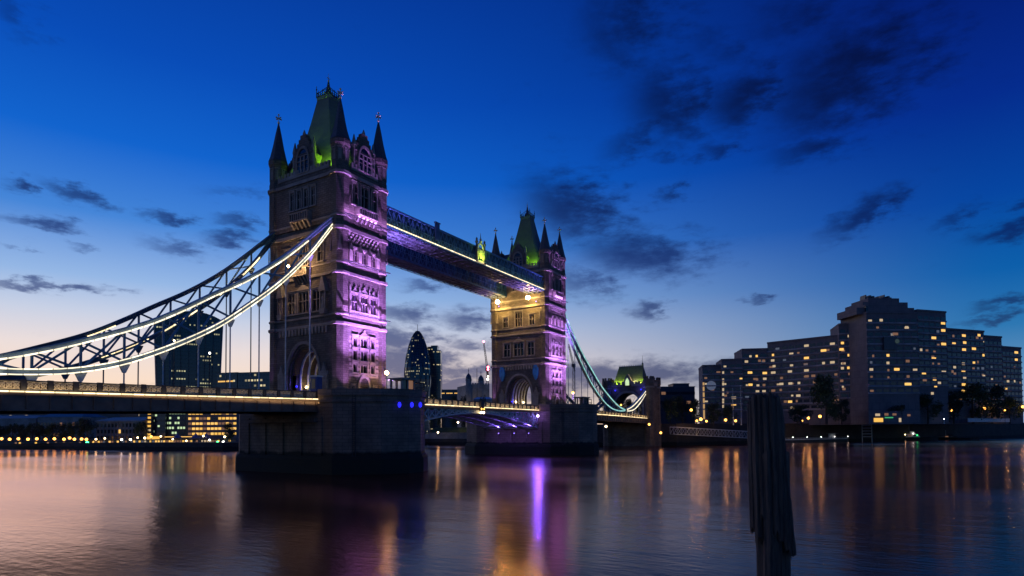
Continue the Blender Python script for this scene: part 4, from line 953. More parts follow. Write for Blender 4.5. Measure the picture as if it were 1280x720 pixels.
# ------------------------------------------------------------------ far abutment tower
def abutment(x0):
    t = thing('abutment_tower', 'squat stone gate tower at the far end of the bridge with steep green-lit roof', 'gate tower', (x0, 0, 4))
    b = MB(); 
    for s in (-1, 1): b.box(x0-5, x0+5, min(s*6.2, s*11), max(s*6.2, s*11), -1, 27)
    A = arch_pts(6.2, 17.5, 23.6, 10)
    for (a, za), (c, zc) in zip(A, A[1:]): b.hexa([(x0-5, a, za), (x0+5, a, za), (x0+5, c, zc), (x0-5, c, zc), (x0-5, a, 27), (x0+5, a, 27), (x0+5, c, 27), (x0-5, c, 27)])
    b.box(x0-5, x0+5, -6.2, 6.2, -1, 11.2)
    b.build('gatehouse_wall', 'stone', t)
    T = face((-1, 0), 5, x0, 0)
    b = MB(); B = arch_pts(7.0, 17.5, 24.6, 10)
    for i in range(len(A)-1): b.loft([[T(*_p(A[i], 0)), T(*_p(B[i], 0)), T(*_p(B[i], .3)), T(*_p(A[i], .3))], [T(*_p(A[i+1], 0)), T(*_p(B[i+1], 0)), T(*_p(B[i+1], .3)), T(*_p(A[i+1], .3))]])
    b.build('arch_moulding', 'dress', t)
    for sx in (-1, 1):
        for sy in (-1, 1):
            x, y = x0+sx*4.6, sy*9.7; b = MB(); b.lathe(x, y, [(2.2, -1), (2.2, 11), (2.0, 11.5), (2.0, 26.6), (2.35, 27.4), (2.35, 29.4), (2.1, 29.5)], 8)
            for i in range(8):
                a = 2*pi*(i+.5)/8+pi/8; b.lathe(x+1.95*cos(a), y+1.95*sin(a), [(.5, 29.4), (.5, 30.6)], 4, a+pi/4)
            tu = b.build('turret', 'stone', t); MB().lathe(x, y, [(2.4, 25.6), (2.5, 25.9), (2.4, 26.2)], 8).build('string_course', 'dress', tu)
    for n_, D, hw in (((-1, 0), 5, 7.6), ((1, 0), 5, 7.6), ((0, -1), 11, 2.6), ((0, 1), 11, 2.6)):
        T = face(n_, D, x0, 0); b = MB(); merlons(b, T, -hw, hw, -.4, .2, 26.6, 27.7, 28.5, .9, .7); b.build('parapet', 'dress', t)
    b = MB(); b.loft([[(x0-4.2, -7.6, 27), (x0+4.2, -7.6, 27), (x0+4.2, 7.6, 27), (x0-4.2, 7.6, 27)], [(x0-3.0, -6.6, 30), (x0+3.0, -6.6, 30), (x0+3.0, 6.6, 30), (x0-3.0, 6.6, 30)], [(x0-.35, -5.6, 35.8), (x0+.35, -5.6, 35.8), (x0+.35, 5.6, 35.8), (x0-.35, 5.6, 35.8)]]); r = b.build('roof', 'copper', t)
    b = MB(); b.box(x0-.2, x0+.2, -5.7, 5.7, 35.8, 36.1)
    for i in range(14): b.box(x0-.06, x0+.06, -5.5+i*.85, -5.3+i*.85, 36.1, 36.6)
    b.build('ridge_cresting', 'lead', r); MB().lathe(x0, -5.4, [(.5, 35.5), (.4, 37), (.1, 37.4), (.05, 40.5)], 6).build('finial', 'lead', r)
    T = face((-1, 0), 5.1, x0, 0); b = MB(); b.extT(T, [(-1.9, 26.6), (1.9, 26.6), (1.9, 28.6), (0, 32.2), (-1.9, 28.6)], -2.4, .1); d = b.build('dormer', 'dress', t)
    MB().extT(T, [(-.9, 27.0), (.9, 27.0), (.9, 29), (0, 30.4), (-.9, 29)], .1, .16).build('dormer_pane', 'litgreen', d)
    for k, y in enumerate((-5.6, -3.2, 3.2, 5.6)):
        floodlight('%s floodlight behind the gate tower parapet, %s' % ('warm' if k == 1 else 'yellow-green', ('river end', 'river side of the dormer', 'upstream side of the dormer', 'upstream end')[k]), (x0-4.6, y, 27.5), (x0-2, y, 32), 5200, (.70, 1, .06) if k != 1 else (1, .9, .4), 110, 'lampw' if k == 1 else 'greenl', 'gate tower roof floodlights', .3)
    for k, y in enumerate((-6.4, 5.6)):
        t2 = thing('wall_lamp', 'blue lamp high on the gate tower wall, %s of the arch' % ('river side', 'upstream side')[k], 'wall lamp', (x0-5.3, y, 24.8), 'blue gate tower lamps')
        MB().box(x0-5.4, x0-5.0, y-.2, y+.2, 24.4, 24.6).build('bracket', 'darksteel', t2); MB().ball((x0-5.4, y, 24.9), .35, 8, 6).build('lamp_globe', 'bluel', t2); light('POINT', t2, (x0-6, y, 25.1), 110, (.1, .1, 1), radius=.3)
    return t
abutment(176.5)

# ------------------------------------------------------------------ things standing on the piers
for x0, y0, nm in ((1.8, -18.6, 'nearer'), (L+.5, -18.4, 'farther')):
    t = thing('control_cabin', 'small flat-roofed stone control cabin at the river end of the %s pier' % nm, 'cabin', (x0, y0, 13.9), 'control cabins on the piers')
    b = MB(); b.box(x0-2.4, x0+1.2, y0-1.5, y0+1.5, 13.9, 15.2); 
    for xx in (-2.4, -.9, .9): b.box(x0+xx, x0+xx+.35, y0-1.5, y0-1.15, 15.2, 17.0); b.box(x0+xx, x0+xx+.35, y0+1.15, y0+1.5, 15.2, 17.0)
    b.box(x0+.85, x0+1.2, y0-1.1, y0+1.1, 15.2, 17.0)
    b.build('cabin_wall', 'pale_stone', t)
    MB().box(x0-2.7, x0+1.5, y0-1.8, y0+1.8, 17.0, 17.35).build('roof', 'lead', t)
    for xx in (-2.0, -.5): MB().box(x0+xx, x0+xx+1.35, y0-1.32, y0-1.28, 15.25, 16.95).build('pane', 'litdim' if nm == 'nearer' and xx > -1 else 'glass', t)
    b = MB()
    for k in range(7): b.box(x0+1.7+k*.5, x0+1.76+k*.5, y0-.9, y0-.84, 13.9, 15.9)
    b.box(x0+1.6, x0+4.9, y0-.9, y0-.84, 15.85, 15.95); b.box(x0+1.5, x0+4.6, y0-1.0, y0+.9, 16.7, 16.85)
    for xx in (1.6, 4.5): b.box(x0+xx, x0+xx+.12, y0-.95, y0-.83, 13.9, 16.7)
    b.build('canopy', 'darksteel', t)
lantern((2.6, -13.4, 13.9), 'glowing street lamp on the nearer pier between the tower and the cabin', 'lampst', 380, (1, .6, .25), 4.6, .38)
lantern((L+.9, -15.0, 13.9), 'orange street lamp on the farther pier beside the purple tower', 'lamp', 260, (1, .55, .15), 4.6, .42)
lantern((L+60, -8.0, 12.9), 'deck lamp glowing beyond the chain pin near the gate tower', 'lamp', 200, (1, .6, .2), 4.0, .34)
lantern((-27.8, -4.0, 13.4), 'tall pale lamp post on the road deck in front of the flared office tower', 'white', 40, (1, .9, .7), 6.6, .16)
lantern((-27.5, 6.5, 13.4), 'taller lamp post on the far kerb of the road deck, tiny bright head', 'lampw', 30, (1, .9, .7), 9.5, .16)
# blue lamps on the cutwater: cast the photo's sight lines onto the pier wall
def on_pier(px, py):
    d = ray(px, py); best = None
    for (ax, ay), (bx, by) in zip(PIER, PIER[1:]+PIER[:1]):
        ex, ey = bx-ax, by-ay; den = d.x*ey-d.y*ex
        if abs(den) < 1e-9: continue
        tt = ((ax-CAMPOS.x)*ey-(ay-CAMPOS.y)*ex)/den; ss = ((ax-CAMPOS.x)*d.y-(ay-CAMPOS.y)*d.x)/den
        if 0 <= ss <= 1 and tt > 0 and (best is None or tt < best[0]): best = (tt, Vector((ey, -ex, 0)).normalized())
    return CAMPOS+d*best[0], best[1]
for k, px in enumerate((499, 514, 524.5)):
    p, nrm = on_pier(px, 506)
    if nrm.dot(CAMPOS-p) < 0: nrm = -nrm
    q = p+nrm*.16
    t = thing('marker_lamp', 'blue marker lamp on the river end of the nearer pier, %s of three' % ('leftmost', 'middle', 'rightmost')[k], 'marker lamp', q, 'blue pier marker lamps')
    MB().tube(q-nrm*.2, q-nrm*.05, .3, 8).build('housing', 'darksteel', t); MB().ball(q, .34, 8, 6, 1.5).build('lens', 'bluel', t)
    light('POINT', t, q+nrm*.5, 8, (.05, .05, 1), radius=.2)
# a blue hoarding and pale post at the side of the nearer arch
_t = thing('sentry_kiosk', 'blue kiosk standing beside the mouth of the nearer road arch', 'kiosk', (-8.2, -6.2, 13.9)); M['bluepaint'] = plain('blue paint', (.02, .05, .22), .5)
MB().box(-9.0, -7.6, -6.9, -5.5, 13.9, 17.6).build('kiosk_body', 'bluepaint', _t); MB().box(-9.15, -7.45, -7.05, -5.35, 17.6, 17.85).build('roof', 'pale', _t); MB().box(-9.04, -9.0, -6.7, -5.7, 15.4, 17.2).build('pane', 'glass', _t)

# ------------------------------------------------------------------ city across the river
UPV = Vector((0, 0, 1))
def away(p): 
    d = Vector((p.x-CAMPOS.x, p.y-CAMPOS.y, 0)); return d.normalized()
class Block:
    """upright block whose front runs between two ground points, with real depth behind it"""
    def __init__(s, xL, dL, xR, dR, yT, zb, thick, px_top_at='L'):
        s.a, s.b = gx(xL, dL), gx(xR, dR); s.zb = zb
        s.zt = zat(xL, yT, dL) if px_top_at == 'L' else zat(xR, yT, dR)
        e = (s.b-s.a).normalized(); s.e = e; n = Vector((e.y, -e.x, 0))
        if n.dot(Vector((CAMPOS.x-s.a.x, CAMPOS.y-s.a.y, 0))) < 0: n = -n
        s.n = n; s.th = thick; s.w = (s.b-s.a).length
    def T(s, u, d, z):
        p = s.a+s.e*u+s.n*d; return (p.x, p.y, z)
    def mb(s, b=None):
        b = b or MB(); return b.boxT(s.T, 0, s.w, -s.th, 0, s.zb, s.zt)
    def hit(s, px, py):
        d = ray(px, py); den = d.x*s.n.x+d.y*s.n.y; tt = ((s.a.x-CAMPOS.x)*s.n.x+(s.a.y-CAMPOS.y)*s.n.y)/den
        p = CAMPOS+d*tt; return (p-s.a).dot(s.e), p.z
# flared office tower with curved top, behind the chains
def flared_tower():
    dp = 640; k = dp/FPX; c = gx(235.5, dp); f = away(c); r = Vector((f.y, -f.x, 0))
    t = thing('office_tower', 'dark flared skyscraper with a curved top behind the suspension chains', 'skyscraper', (c.x, c.y, 3))
    rings = []
    ztop = lambda u: zat(235, 389, dp)-abs(u-.12)**2.2*16*k*.75
    lv = [0, .2, .4, .6, .75, .88, 1.0]; cols = 16
    def hw(s): return (33.2+4.4*s**1.3)*k
    for s in lv:
        ring = []
        for i in range(cols+1): u = -1+2*i/cols; z = 3+(ztop(u)-3)*s; ring.append(tuple(c+r*(hw(s)*u)-f*(3+2.5*k*(1-u*u))+UPV*(z-c.z)))
        for i in range(cols, -1, -1): u = -1+2*i/cols; z = 3+(ztop(u)-3)*s; ring.append(tuple(c+r*(hw(s)*u)+f*(30+2.5*k*(1-u*u))+UPV*(z-c.z)))
        rings.append(ring)
    MB().loft(rings).build('curtain_wall', 'wt', t)
    b = MB()
    for i in range(0, cols+1, 2):
        u = -1+2*i/cols; P = [c+r*(hw(s)*u)-f*(3.5+2.5*k*(1-u*u))+UPV*(3+(ztop(u)-3)*s) for s in lv]; b.path(P, .7, .5)
    b.build('fin', 'darkbld', t)
    for s in (-1, 1):
        P = [c+r*(hw(q)*s*1.012)-f*2.5+UPV*(3+(ztop(s)-3)*q) for q in lv]; MB().path(P, .8, 1.0).build('edge_fin', 'pale', t)
flared_tower()
def egg_tower():
    dp = 900; k = dp/FPX; c = gx(522.3, dp)
    t = thing('office_tower', 'rounded bullet-shaped glass skyscraper with a thin mast, left of the farther bridge tower', 'skyscraper', (c.x, c.y, 3))
    P = [(15.2, 3), (15.6, zat(522, 498, dp)), (16.6, zat(522, 475, dp)), (16.2, zat(522, 460, dp)), (14.2, zat(522, 445, dp)), (10.9, zat(522, 432, dp)), (7.8, zat(522, 423, dp)), (4.6, zat(522, 417, dp)), (1.8, zat(522, 413.6, dp)), (.4, zat(522, 412.8, dp))]
    P = [(r*k, z) for r, z in P]; MB().lathe(c.x, c.y, P, 28).build('curtain_wall', 'gh', t)
    b = MB()
    for i in range(14):
        for sg in (-1, 1):
            pts = []
            for j, (r, z) in enumerate(P[:-1]):
                a = 2*pi*i/14+sg*z*.011; pts.append((c.x+(r+.25)*cos(a), c.y+(r+.25)*sin(a), z))
            for p, q in zip(pts, pts[1:]): b.tube(p, q, .42, 4)
    b.build('diagrid', 'darkbld', t); MB().tube((c.x, c.y, P[-1][1]-2), (c.x, c.y, zat(522, 405, dp)), .35, 5).build('mast', 'darkbld', t)
egg_tower()
def tower_block(label, segs, zb, thick, mname, grp=None, name='office_block', cat='office block', lamp=None):
    p0 = gx(segs[0][0], segs[0][1]); t = thing(name, label, cat, (p0.x, p0.y, zb), grp); bs = []
    for sg in segs:
        bl = Block(*sg, zb, thick); bl.mb().build('wall', mname, t); bs.append(bl)
        b = MB(); b.boxT(bl.T, -.2, bl.w+.2, -bl.th-.2, .2, bl.zt, bl.zt+.6); b.build('roof', 'darkbld', t)
    return t, bs
tower_block('slim stepped glass tower just right of the bullet-shaped skyscraper', [(534.5, 940, 539, 940, 433.5), (539, 938, 547, 938, 432), (547, 940, 551, 940, 438)], 3, 22, 'blk')
t, bs = tower_block('low dark glass block beside the flared skyscraper, a row of yellow windows', [(271, 460, 296, 455, 467)], 3, 30, 'blk', 'glass blocks above the road deck')
bl = bs[0]
for k in range(11): MB().boxT(bl.T, 1+k*1.25, 1+k*1.25+.95, -.1, .12, zat(283, 477.5, 458), zat(283, 475.8, 458)).build('lit_window', 'litgold', t)
t, bs = tower_block('blue-grey glass block between a flared skyscraper and the nearer bridge tower', [(297, 455, 336, 450, 466.5)], 3, 30, 'blk', 'glass blocks above the road deck')
# crane with red lights
def crane(label, base, hook, tip, dp, zb, lamps):
    c = gx(base[0], dp, zb); t = thing('tower_crane', label, 'crane', c); top = at(hook[0], hook[1], dp); tp = at(tip[0], tip[1], dp)
    def latt(b, a, z, w):
        a, z = Vector(a), Vector(z); d = (z-a); n = max(3, int(d.length/(w*1.4))); s = d.normalized().cross(Vector((.7, .7, 0))).normalized()*w/2; q = d.normalized().cross(s).normalized()*w/2
        for o in (s+q, s-q, -s-q, -s+q): b.tube(a+o, z+o*.6, .14, 4)
        for i in range(n): p0, p1 = a+d*(i/n), a+d*((i+1)/n); sg = 1 if i % 2 else -1; b.tube(p0+(s+q)*sg, p1-(s+q)*sg*.8, .09, 4); b.tube(p0+(s-q)*sg, p1-(s-q)*sg*.8, .09, 4)
        return b
    latt(MB(), (c.x, c.y, zb), top, 2.2).build('mast', 'darksteel', t); latt(MB(), top, tp, 1.3).build('jib', 'darksteel', t)
    MB().box(top.x-1.3, top.x+1.3, top.y-1.3, top.y+1.3, top.z-1.2, top.z+1.4).build('cab', 'darksteel', t)
    MB().tube(top, top+(top-tp).normalized()*5-Vector((0, 0, 0)), .7, 5).build('counterweight', 'darksteel', t)
    for px, py, mm, r in lamps: MB().ball(at(px, py, dp-2.5), r, 8, 6).build('lamp', mm, t)
crane('luffing crane with red and white lights beside the farther bridge tower', (610, 500), (609.3, 462), (604.5, 427), 520, 4,
      [(604.6, 427, 'redl', .9), (610, 459, 'redl', 1.0), (610, 462, 'redl', .9), (610, 470.5, 'lampw', .6), (609.5, 474, 'white', .9)])
crane('thin distant crane seen behind the teal chain', (716, 520), (717, 457), (710.5, 430), 520, 9, [])
# the old fortress
def fortress():
    dp = 400; c = gx(597, dp); t = thing('fortress_keep', 'old pale stone keep with domed corner turrets, between the two bridge towers', 'fortress', (c.x, c.y, 3))
    b = Block(584, dp, 612, dp+6, 481, 3, 22); b.mb().build('wall', 'pale_stone', t); m = MB(); merlons(m, b.T, 0, b.w, -.8, .1, b.zt, b.zt+.5, b.zt+1.4, 1, .8); m.build('parapet', 'pale_stone', t)
    for px, yt, dd, mm in ((586, 474, dp-1, 'pale_stone'), (601.5, 476, dp+18, 'pale_stone')):
        q = gx(px, dd); r = 3.6*dd/FPX; zt = zat(px, yt, dd); m = MB(); m.lathe(q.x, q.y, [(r, 3), (r, zt-1.2), (r*1.12, zt-.8), (r*1.12, zt)], 12); tu = m.build('turret', mm, t)
        m = MB(); m.lathe(q.x, q.y, [(r*1.0, zt), (r*1.05, zt+1), (r*.8, zt+2.4), (r*.3, zt+3.6), (.15, zt+4.2), (.12, zt+7.4)], 12); m.ball((q.x, q.y, zt+5.6), .4, 6, 4); m.build('dome', 'lead', tu)
    q = gx(596.5, dp-4); MB().tube((q.x, q.y, 3), (q.x, q.y, zat(596, 461, dp)), .16, 5).build('flagpole', 'darksteel', t)
    f = gx(578, dp-24); s = floodlight('warm floodlight at the foot of the old keep', (f.x, f.y, 3.5), tuple(gx(588, dp, 14)), 9000, (1, .78, .42), 70, 'lampw', 'fortress floodlights', .4)
fortress()
def low_building(label, xL, xR, yT, dp, zb, thick, mname, roofm='lead', wins=None, hip=0, name='riverside_building', grp=None, dR=None, ybot=None):
    """simple riverside building: walls, roof, rows of windows with each window a part"""
    bl = Block(xL, dp, xR, dR or dp, yT, zb, thick); c = bl.a; t = thing(name, label, 'building', (c.x, c.y, zb), grp)
    bl.mb().build('wall', mname, t)
    b = MB()
    if hip: b.loft([[bl.T(-.4, .4, bl.zt), bl.T(bl.w+.4, .4, bl.zt), bl.T(bl.w+.4, -bl.th-.4, bl.zt), bl.T(-.4, -bl.th-.4, bl.zt)], [bl.T(hip*1.3, -bl.th/2+.5, bl.zt+hip), bl.T(bl.w-hip*1.3, -bl.th/2+.5, bl.zt+hip), bl.T(bl.w-hip*1.3, -bl.th/2-.5, bl.zt+hip), bl.T(hip*1.3, -bl.th/2-.5, bl.zt+hip)]])
    else: b.boxT(bl.T, -.3, bl.w+.3, -bl.th-.3, .3, bl.zt, bl.zt+.5)
    b.build('roof', roofm, t)
    if wins:
        nc, rows, ww, wh, pick, z0, z1 = wins
        for r in range(rows):
            for k in range(nc):
                mm = pick(r, k)
                if not mm: continue
                u = bl.w*(k+.5)/nc; z = bl.zb+z0+(bl.zt-bl.zb-z0-z1)*(r+.5)/rows
                MB().boxT(bl.T, u-ww/2, u+ww/2, -.1, .12, z-wh/2, z+wh/2).build('window', mm, t)
    return t, bl
rnd = random.Random(3)
low_building('long pale low warehouse roof at the left edge of the far bank', -25, 45, 523.5, 345, 2.9, 16, 'pale_stone', 'lead', (12, 1, 1.2, 1.6, lambda r, k: 'glass', 2, 3), hip=2.0)
low_building('pale hall with a hipped roof behind the riverside trees', 47, 102, 521.5, 340, 2.9, 22, 'pale_stone', 'lead', (14, 2, 1.1, 1.8, lambda r, k: 'litdim' if rnd.random() < .12 else 'glass', 1, 1), hip=3.4)
low_building('wide dim block far behind the custom house and halls', -30, 196, 511, 470, 2.9, 20, 'darkbld', 'lead', (34, 2, 1.6, 1.4, lambda r, k: 'litpale' if rnd.random() < .16 else None, 4, 1))
low_building('taller dim block rising behind the hipped hall', 60, 150, 515, 400, 2.9, 20, 'darkbld', 'lead', (20, 2, 1.4, 1.4, lambda r, k: 'litdim' if rnd.random() < .2 else None, 3, 1))
t, bl = low_building('pale classical custom house facade with rows of tall windows', 121, 179, 526, 318, 2.9, 20, 'pale_stone', 'lead', (13, 3, 1.0, 1.9, lambda r, k: 'litgold' if (r, k) == (1, 6) else 'glass', .6, .8), hip=2.0)
for k in range(14): u = bl.w*k/13; MB().boxT(bl.T, max(u-.25, 0), min(u+.25, bl.w), 0, .35, 2.9, bl.zt-.8).build('pilaster', 'pale_stone', t)
MB().boxT(bl.T, -.3, bl.w+.3, 0, .6, bl.zt-.8, bl.zt).build('cornice', 'pale_stone', t)
t, bl = low_building('narrow lit stair tower left of the greenish office front', 183.5, 190, 508, 322, 2.9, 14, 'darkbld', 'lead', (1, 8, 1.6, 1.1, lambda r, k: 'litamber' if r > 2 or r == 1 else 'litpale', .5, .5))
low_building('dark glass office front with a few pale lights', 190, 207, 508, 324, 2.9, 20, 'blk', 'lead', (5, 6, 1.0, 1.0, lambda r, k: 'litgreen' if rnd.random() < .22 else 'glass', 1, .5))
low_building('office front with greenish lit windows under the road deck', 207.5, 232, 506, 326, 2.9, 20, 'darkbld', 'lead', (7, 6, 1.0, 1.15, lambda r, k: 'litgreen' if rnd.random() < .6 else 'glass', 3.2, .5))
low_building('office front glowing gold window by window, beside the nearer pier', 235, 296, 506, 316, 2.9, 20, 'brown', 'lead', (13, 6, 1.5, 1.2, lambda r, k: 'litgold' if rnd.random() < .42 else 'litamber' if rnd.random() < .55 else 'litdim' if rnd.random() < .5 else 'glass', 2.6, .6))
low_building('distant bright low windows between the two bridge towers', 552, 580, 487.5, 650, 3, 20, 'darkbld', 'lead', (14, 1, 1.3, 1.1, lambda r, k: 'litpale' if k % 4 != 2 else None, 30, 1) if False else (14, 2, 1.3, 1.0, lambda r, k: 'litgold' if (r and k % 5 != 2) else None, 36, .6))
low_building('low pavilion with a pale lit roof near the crane', 592, 616, 499, 372, 3, 14, 'pale_stone', 'pale', (6, 1, 1.6, 1.6, lambda r, k: 'litgold' if k % 2 else 'litpale', 12, 1.4), hip=1.6)
low_building('dark flat-roofed block behind the gate tower, faint windows', 822, 869, 484, 430, 9, 30, 'darkbld', 'lead', (9, 2, 3.2, 2.0, lambda r, k: 'litdim' if rnd.random() < .25 else 'hotelglass', 14, 1.0))
low_building('slim setback storey behind the gate tower', 842, 862, 480, 440, 9, 14, 'darkbld', 'lead')
low_building('long low arcade added on the quay to carry many small coloured lights', 112, 289, 551, 297, 2.9, 5, 'darkbld', 'darksteel', (52, 1, .9, .9, lambda r, k: rnd.choice(('litamber', 'litpale', 'litdim', 'litgold', 'litdim', None, None, 'litcool')), .2, .3))  # building added to hold the bank's scattered small lights
low_building('low dark sheds along the quay under the orange lamps', -12, 108, 553, 290, 2.9, 4, 'darkbld', 'darksteel', (24, 1, .9, .7, lambda r, k: rnd.choice(('litdim', 'litamber', None, None, 'glass')), .1, .2))
# awning and marquee on the quay
_a, _b = Block(206, 300, 235, 300, 546, 2.9, 4), None
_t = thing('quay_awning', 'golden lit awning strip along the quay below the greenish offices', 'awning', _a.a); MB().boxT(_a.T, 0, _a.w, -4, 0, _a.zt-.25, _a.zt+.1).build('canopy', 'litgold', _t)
for k in range(7): u = .1+(_a.w-.2)*k/6; MB().boxT(_a.T, u-.06, u+.06, -.1, 0, 2.9, _a.zt-.25).build('post', 'darksteel', _t)
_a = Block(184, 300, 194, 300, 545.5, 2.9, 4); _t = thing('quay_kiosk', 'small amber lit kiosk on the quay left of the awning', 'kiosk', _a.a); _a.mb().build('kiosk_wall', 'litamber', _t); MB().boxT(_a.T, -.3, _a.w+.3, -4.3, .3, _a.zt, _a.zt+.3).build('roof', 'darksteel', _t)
for k, px in enumerate((222, 245, 258)):
    c = gx(px, 292, 2.9); _t = thing('marquee_tent', 'small peaked blue-grey marquee on the quay, %s of three' % ('first from the awning', 'middle one', 'last')[k], 'tent', c, 'quay marquees')
    M.setdefault('canvas', plain('blue canvas', (.10, .12, .28), .7)); MB().lathe(c.x, c.y, [(2.4, 5.0), (1.4, 5.6), (.1, 7.2)], 8).build('canopy', 'canvas', _t)
    for s in (-1, 1): MB().tube((c.x+s*1.8, c.y, 2.9), (c.x+s*1.8, c.y, 5.1), .07).build('pole', 'pale', _t)

# ------------------------------------------------------------------ trees
def crown_mesh(seed, dark):
    R = random.Random(seed); b = MB(); cl = []
    for i in range(15):
        a = R.uniform(0, 2*pi); h = R.uniform(-.75, .9); rr = sqrt(max(0, 1-h*h*.85))*R.uniform(.25, .8); cl.append((rr*cos(a), rr*sin(a), h*.8, R.uniform(.26, .46)))
    for (x, y, z, r) in cl:
        for k in range(150):
            v = Vector((R.gauss(0, 1), R.gauss(0, 1), R.gauss(0, 1))).normalized()*r*R.uniform(.45, 1.05); p = Vector((x, y, z))+v
            s = R.uniform(.035, .07); n = Vector((R.gauss(0, 1), R.gauss(0, 1), R.gauss(0, 1))).normalized(); q = n.orthogonal().normalized()*s; w = n.cross(q).normalized()*s*.7
            b.quad(p-q-w*.3, p-w, p+q+w*.3, p+w)
    me = bpy.data.meshes.new('crown'); me.from_pydata(b.v, [], b.f); me.update(); me.materials.append(M['leaf2' if dark else 'leaf']); return me
CROWNS = [crown_mesh(i, i % 2) for i in range(4)]
tk = MB().lathe(0, 0, [(.07, -1), (.05, -.45), (.035, .1), (.015, .5)], 7)
R_ = random.Random(1)
for i in range(6): a = i*1.05; tk.tube((0, 0, -.35+.12*i), (cos(a)*.5, sin(a)*.5, .05+.12*i), .022, 5, .008)
TRUNK = bpy.data.meshes.new('trunk'); TRUNK.from_pydata(tk.v, [], tk.f); TRUNK.update(); TRUNK.materials.append(M['bark'])
def tree(label, px, ytop, wpx, dp, zg, grp, k):
    c = gx(px, dp, zg); t = thing('broadleaf_tree', label, 'tree', c, grp); H = zat(px, ytop, dp)-zg; hw = wpx/2*dp/FPX
    o = bpy.data.objects.new('crown', CROWNS[k % 4]); COL.objects.link(o); o.parent = t; o.location = (0, 0, H*.54); o.scale = (hw, hw, H*.46/.95); o.rotation_euler = (0, 0, k*1.7)
    o = bpy.data.objects.new('trunk', TRUNK); COL.objects.link(o); o.parent = t; o.location = (0, 0, H*.60); o.scale = (hw*1.0, hw*1.0, H*.60)
ORD = ['first', 'second', 'third', 'fourth', 'fifth', 'sixth', 'seventh', 'eighth', 'ninth', 'tenth', 'eleventh', 'twelfth', 'thirteenth', 'fourteenth', 'fifteenth', 'sixteenth']
for k, (px, yt, w) in enumerate(((-8, 530, 17), (4, 531, 15), (16, 529.5, 17), (29, 531, 15), (41, 529, 17), (54, 530.5, 16), (66, 529.5, 17), (79, 530, 16), (92, 528.5, 17))):
    tree('dark riverside tree behind the orange quay lamps, %s counting from the picture edge' % ORD[k], px, yt, w, 302, 2.9, 'trees behind the quay lamps', k)
tree('tall dark tree left of the pale custom house', 109, 521.5, 24, 300, 2.9, 'trees by the custom house', 1)
tree('dark tree right of the pale custom house', 177, 527, 17, 300, 2.9, 'trees by the custom house', 2)
tree('dark tree in front of the gold office, touching the nearer pier', 287, 529, 18, 290, 2.9, 'trees by the custom house', 3)
for k, (px, yt, w) in enumerate(((541, 493, 14), (553, 496, 15), (567, 494, 15), (580, 496, 13), (604, 497, 12))):
    tree('dark distant tree between the bridge towers, %s from the bullet-shaped skyscraper' % ORD[k], px, yt, w, 330+k*3, 6 if k < 4 else 6, 'trees between the bridge towers', k)
for k, (px, yt, w, dp, lb) in enumerate(((838, 498, 22, 275, 'dark tree standing against the gate tower'), (853, 493, 26, 290, 'dark bushy tree between the gate tower and hotel corner'), (870, 499, 20, 285, 'smaller dark tree by the lit hotel corner'),
        (892, 504, 24, 275, 'low dark tree below the round wall plaque of the hotel'), (912, 507, 20, 278, 'low dark tree left of the flagpoles'), (1001, 505, 34, 290, 'dark low tree right of the weathered timber pile'),
        (1033, 468, 46, 285, 'biggest dark tree, standing before the hotel left of its tower'), (1052, 500, 22, 290, 'small dark tree under the biggest tree'),
        (1160, 493, 34, 300, 'dark tree before the right wing of the hotel'), (1192, 487, 34, 310, 'dark tree left of the clipped gap in the hotel trees'), (1216, 477, 42, 315, 'second biggest dark tree before the right wing'), (1240, 482, 34, 322, 'dark tree behind the last bright promenade lamp'), (1262, 496, 30, 335, 'dark tree at the right end of the hotel'), (1122, 505, 22, 288, 'small dark tree below the hotel tower'))):
    tree(lb, px, yt, w, dp, 9.0, 'trees before the hotel', k)

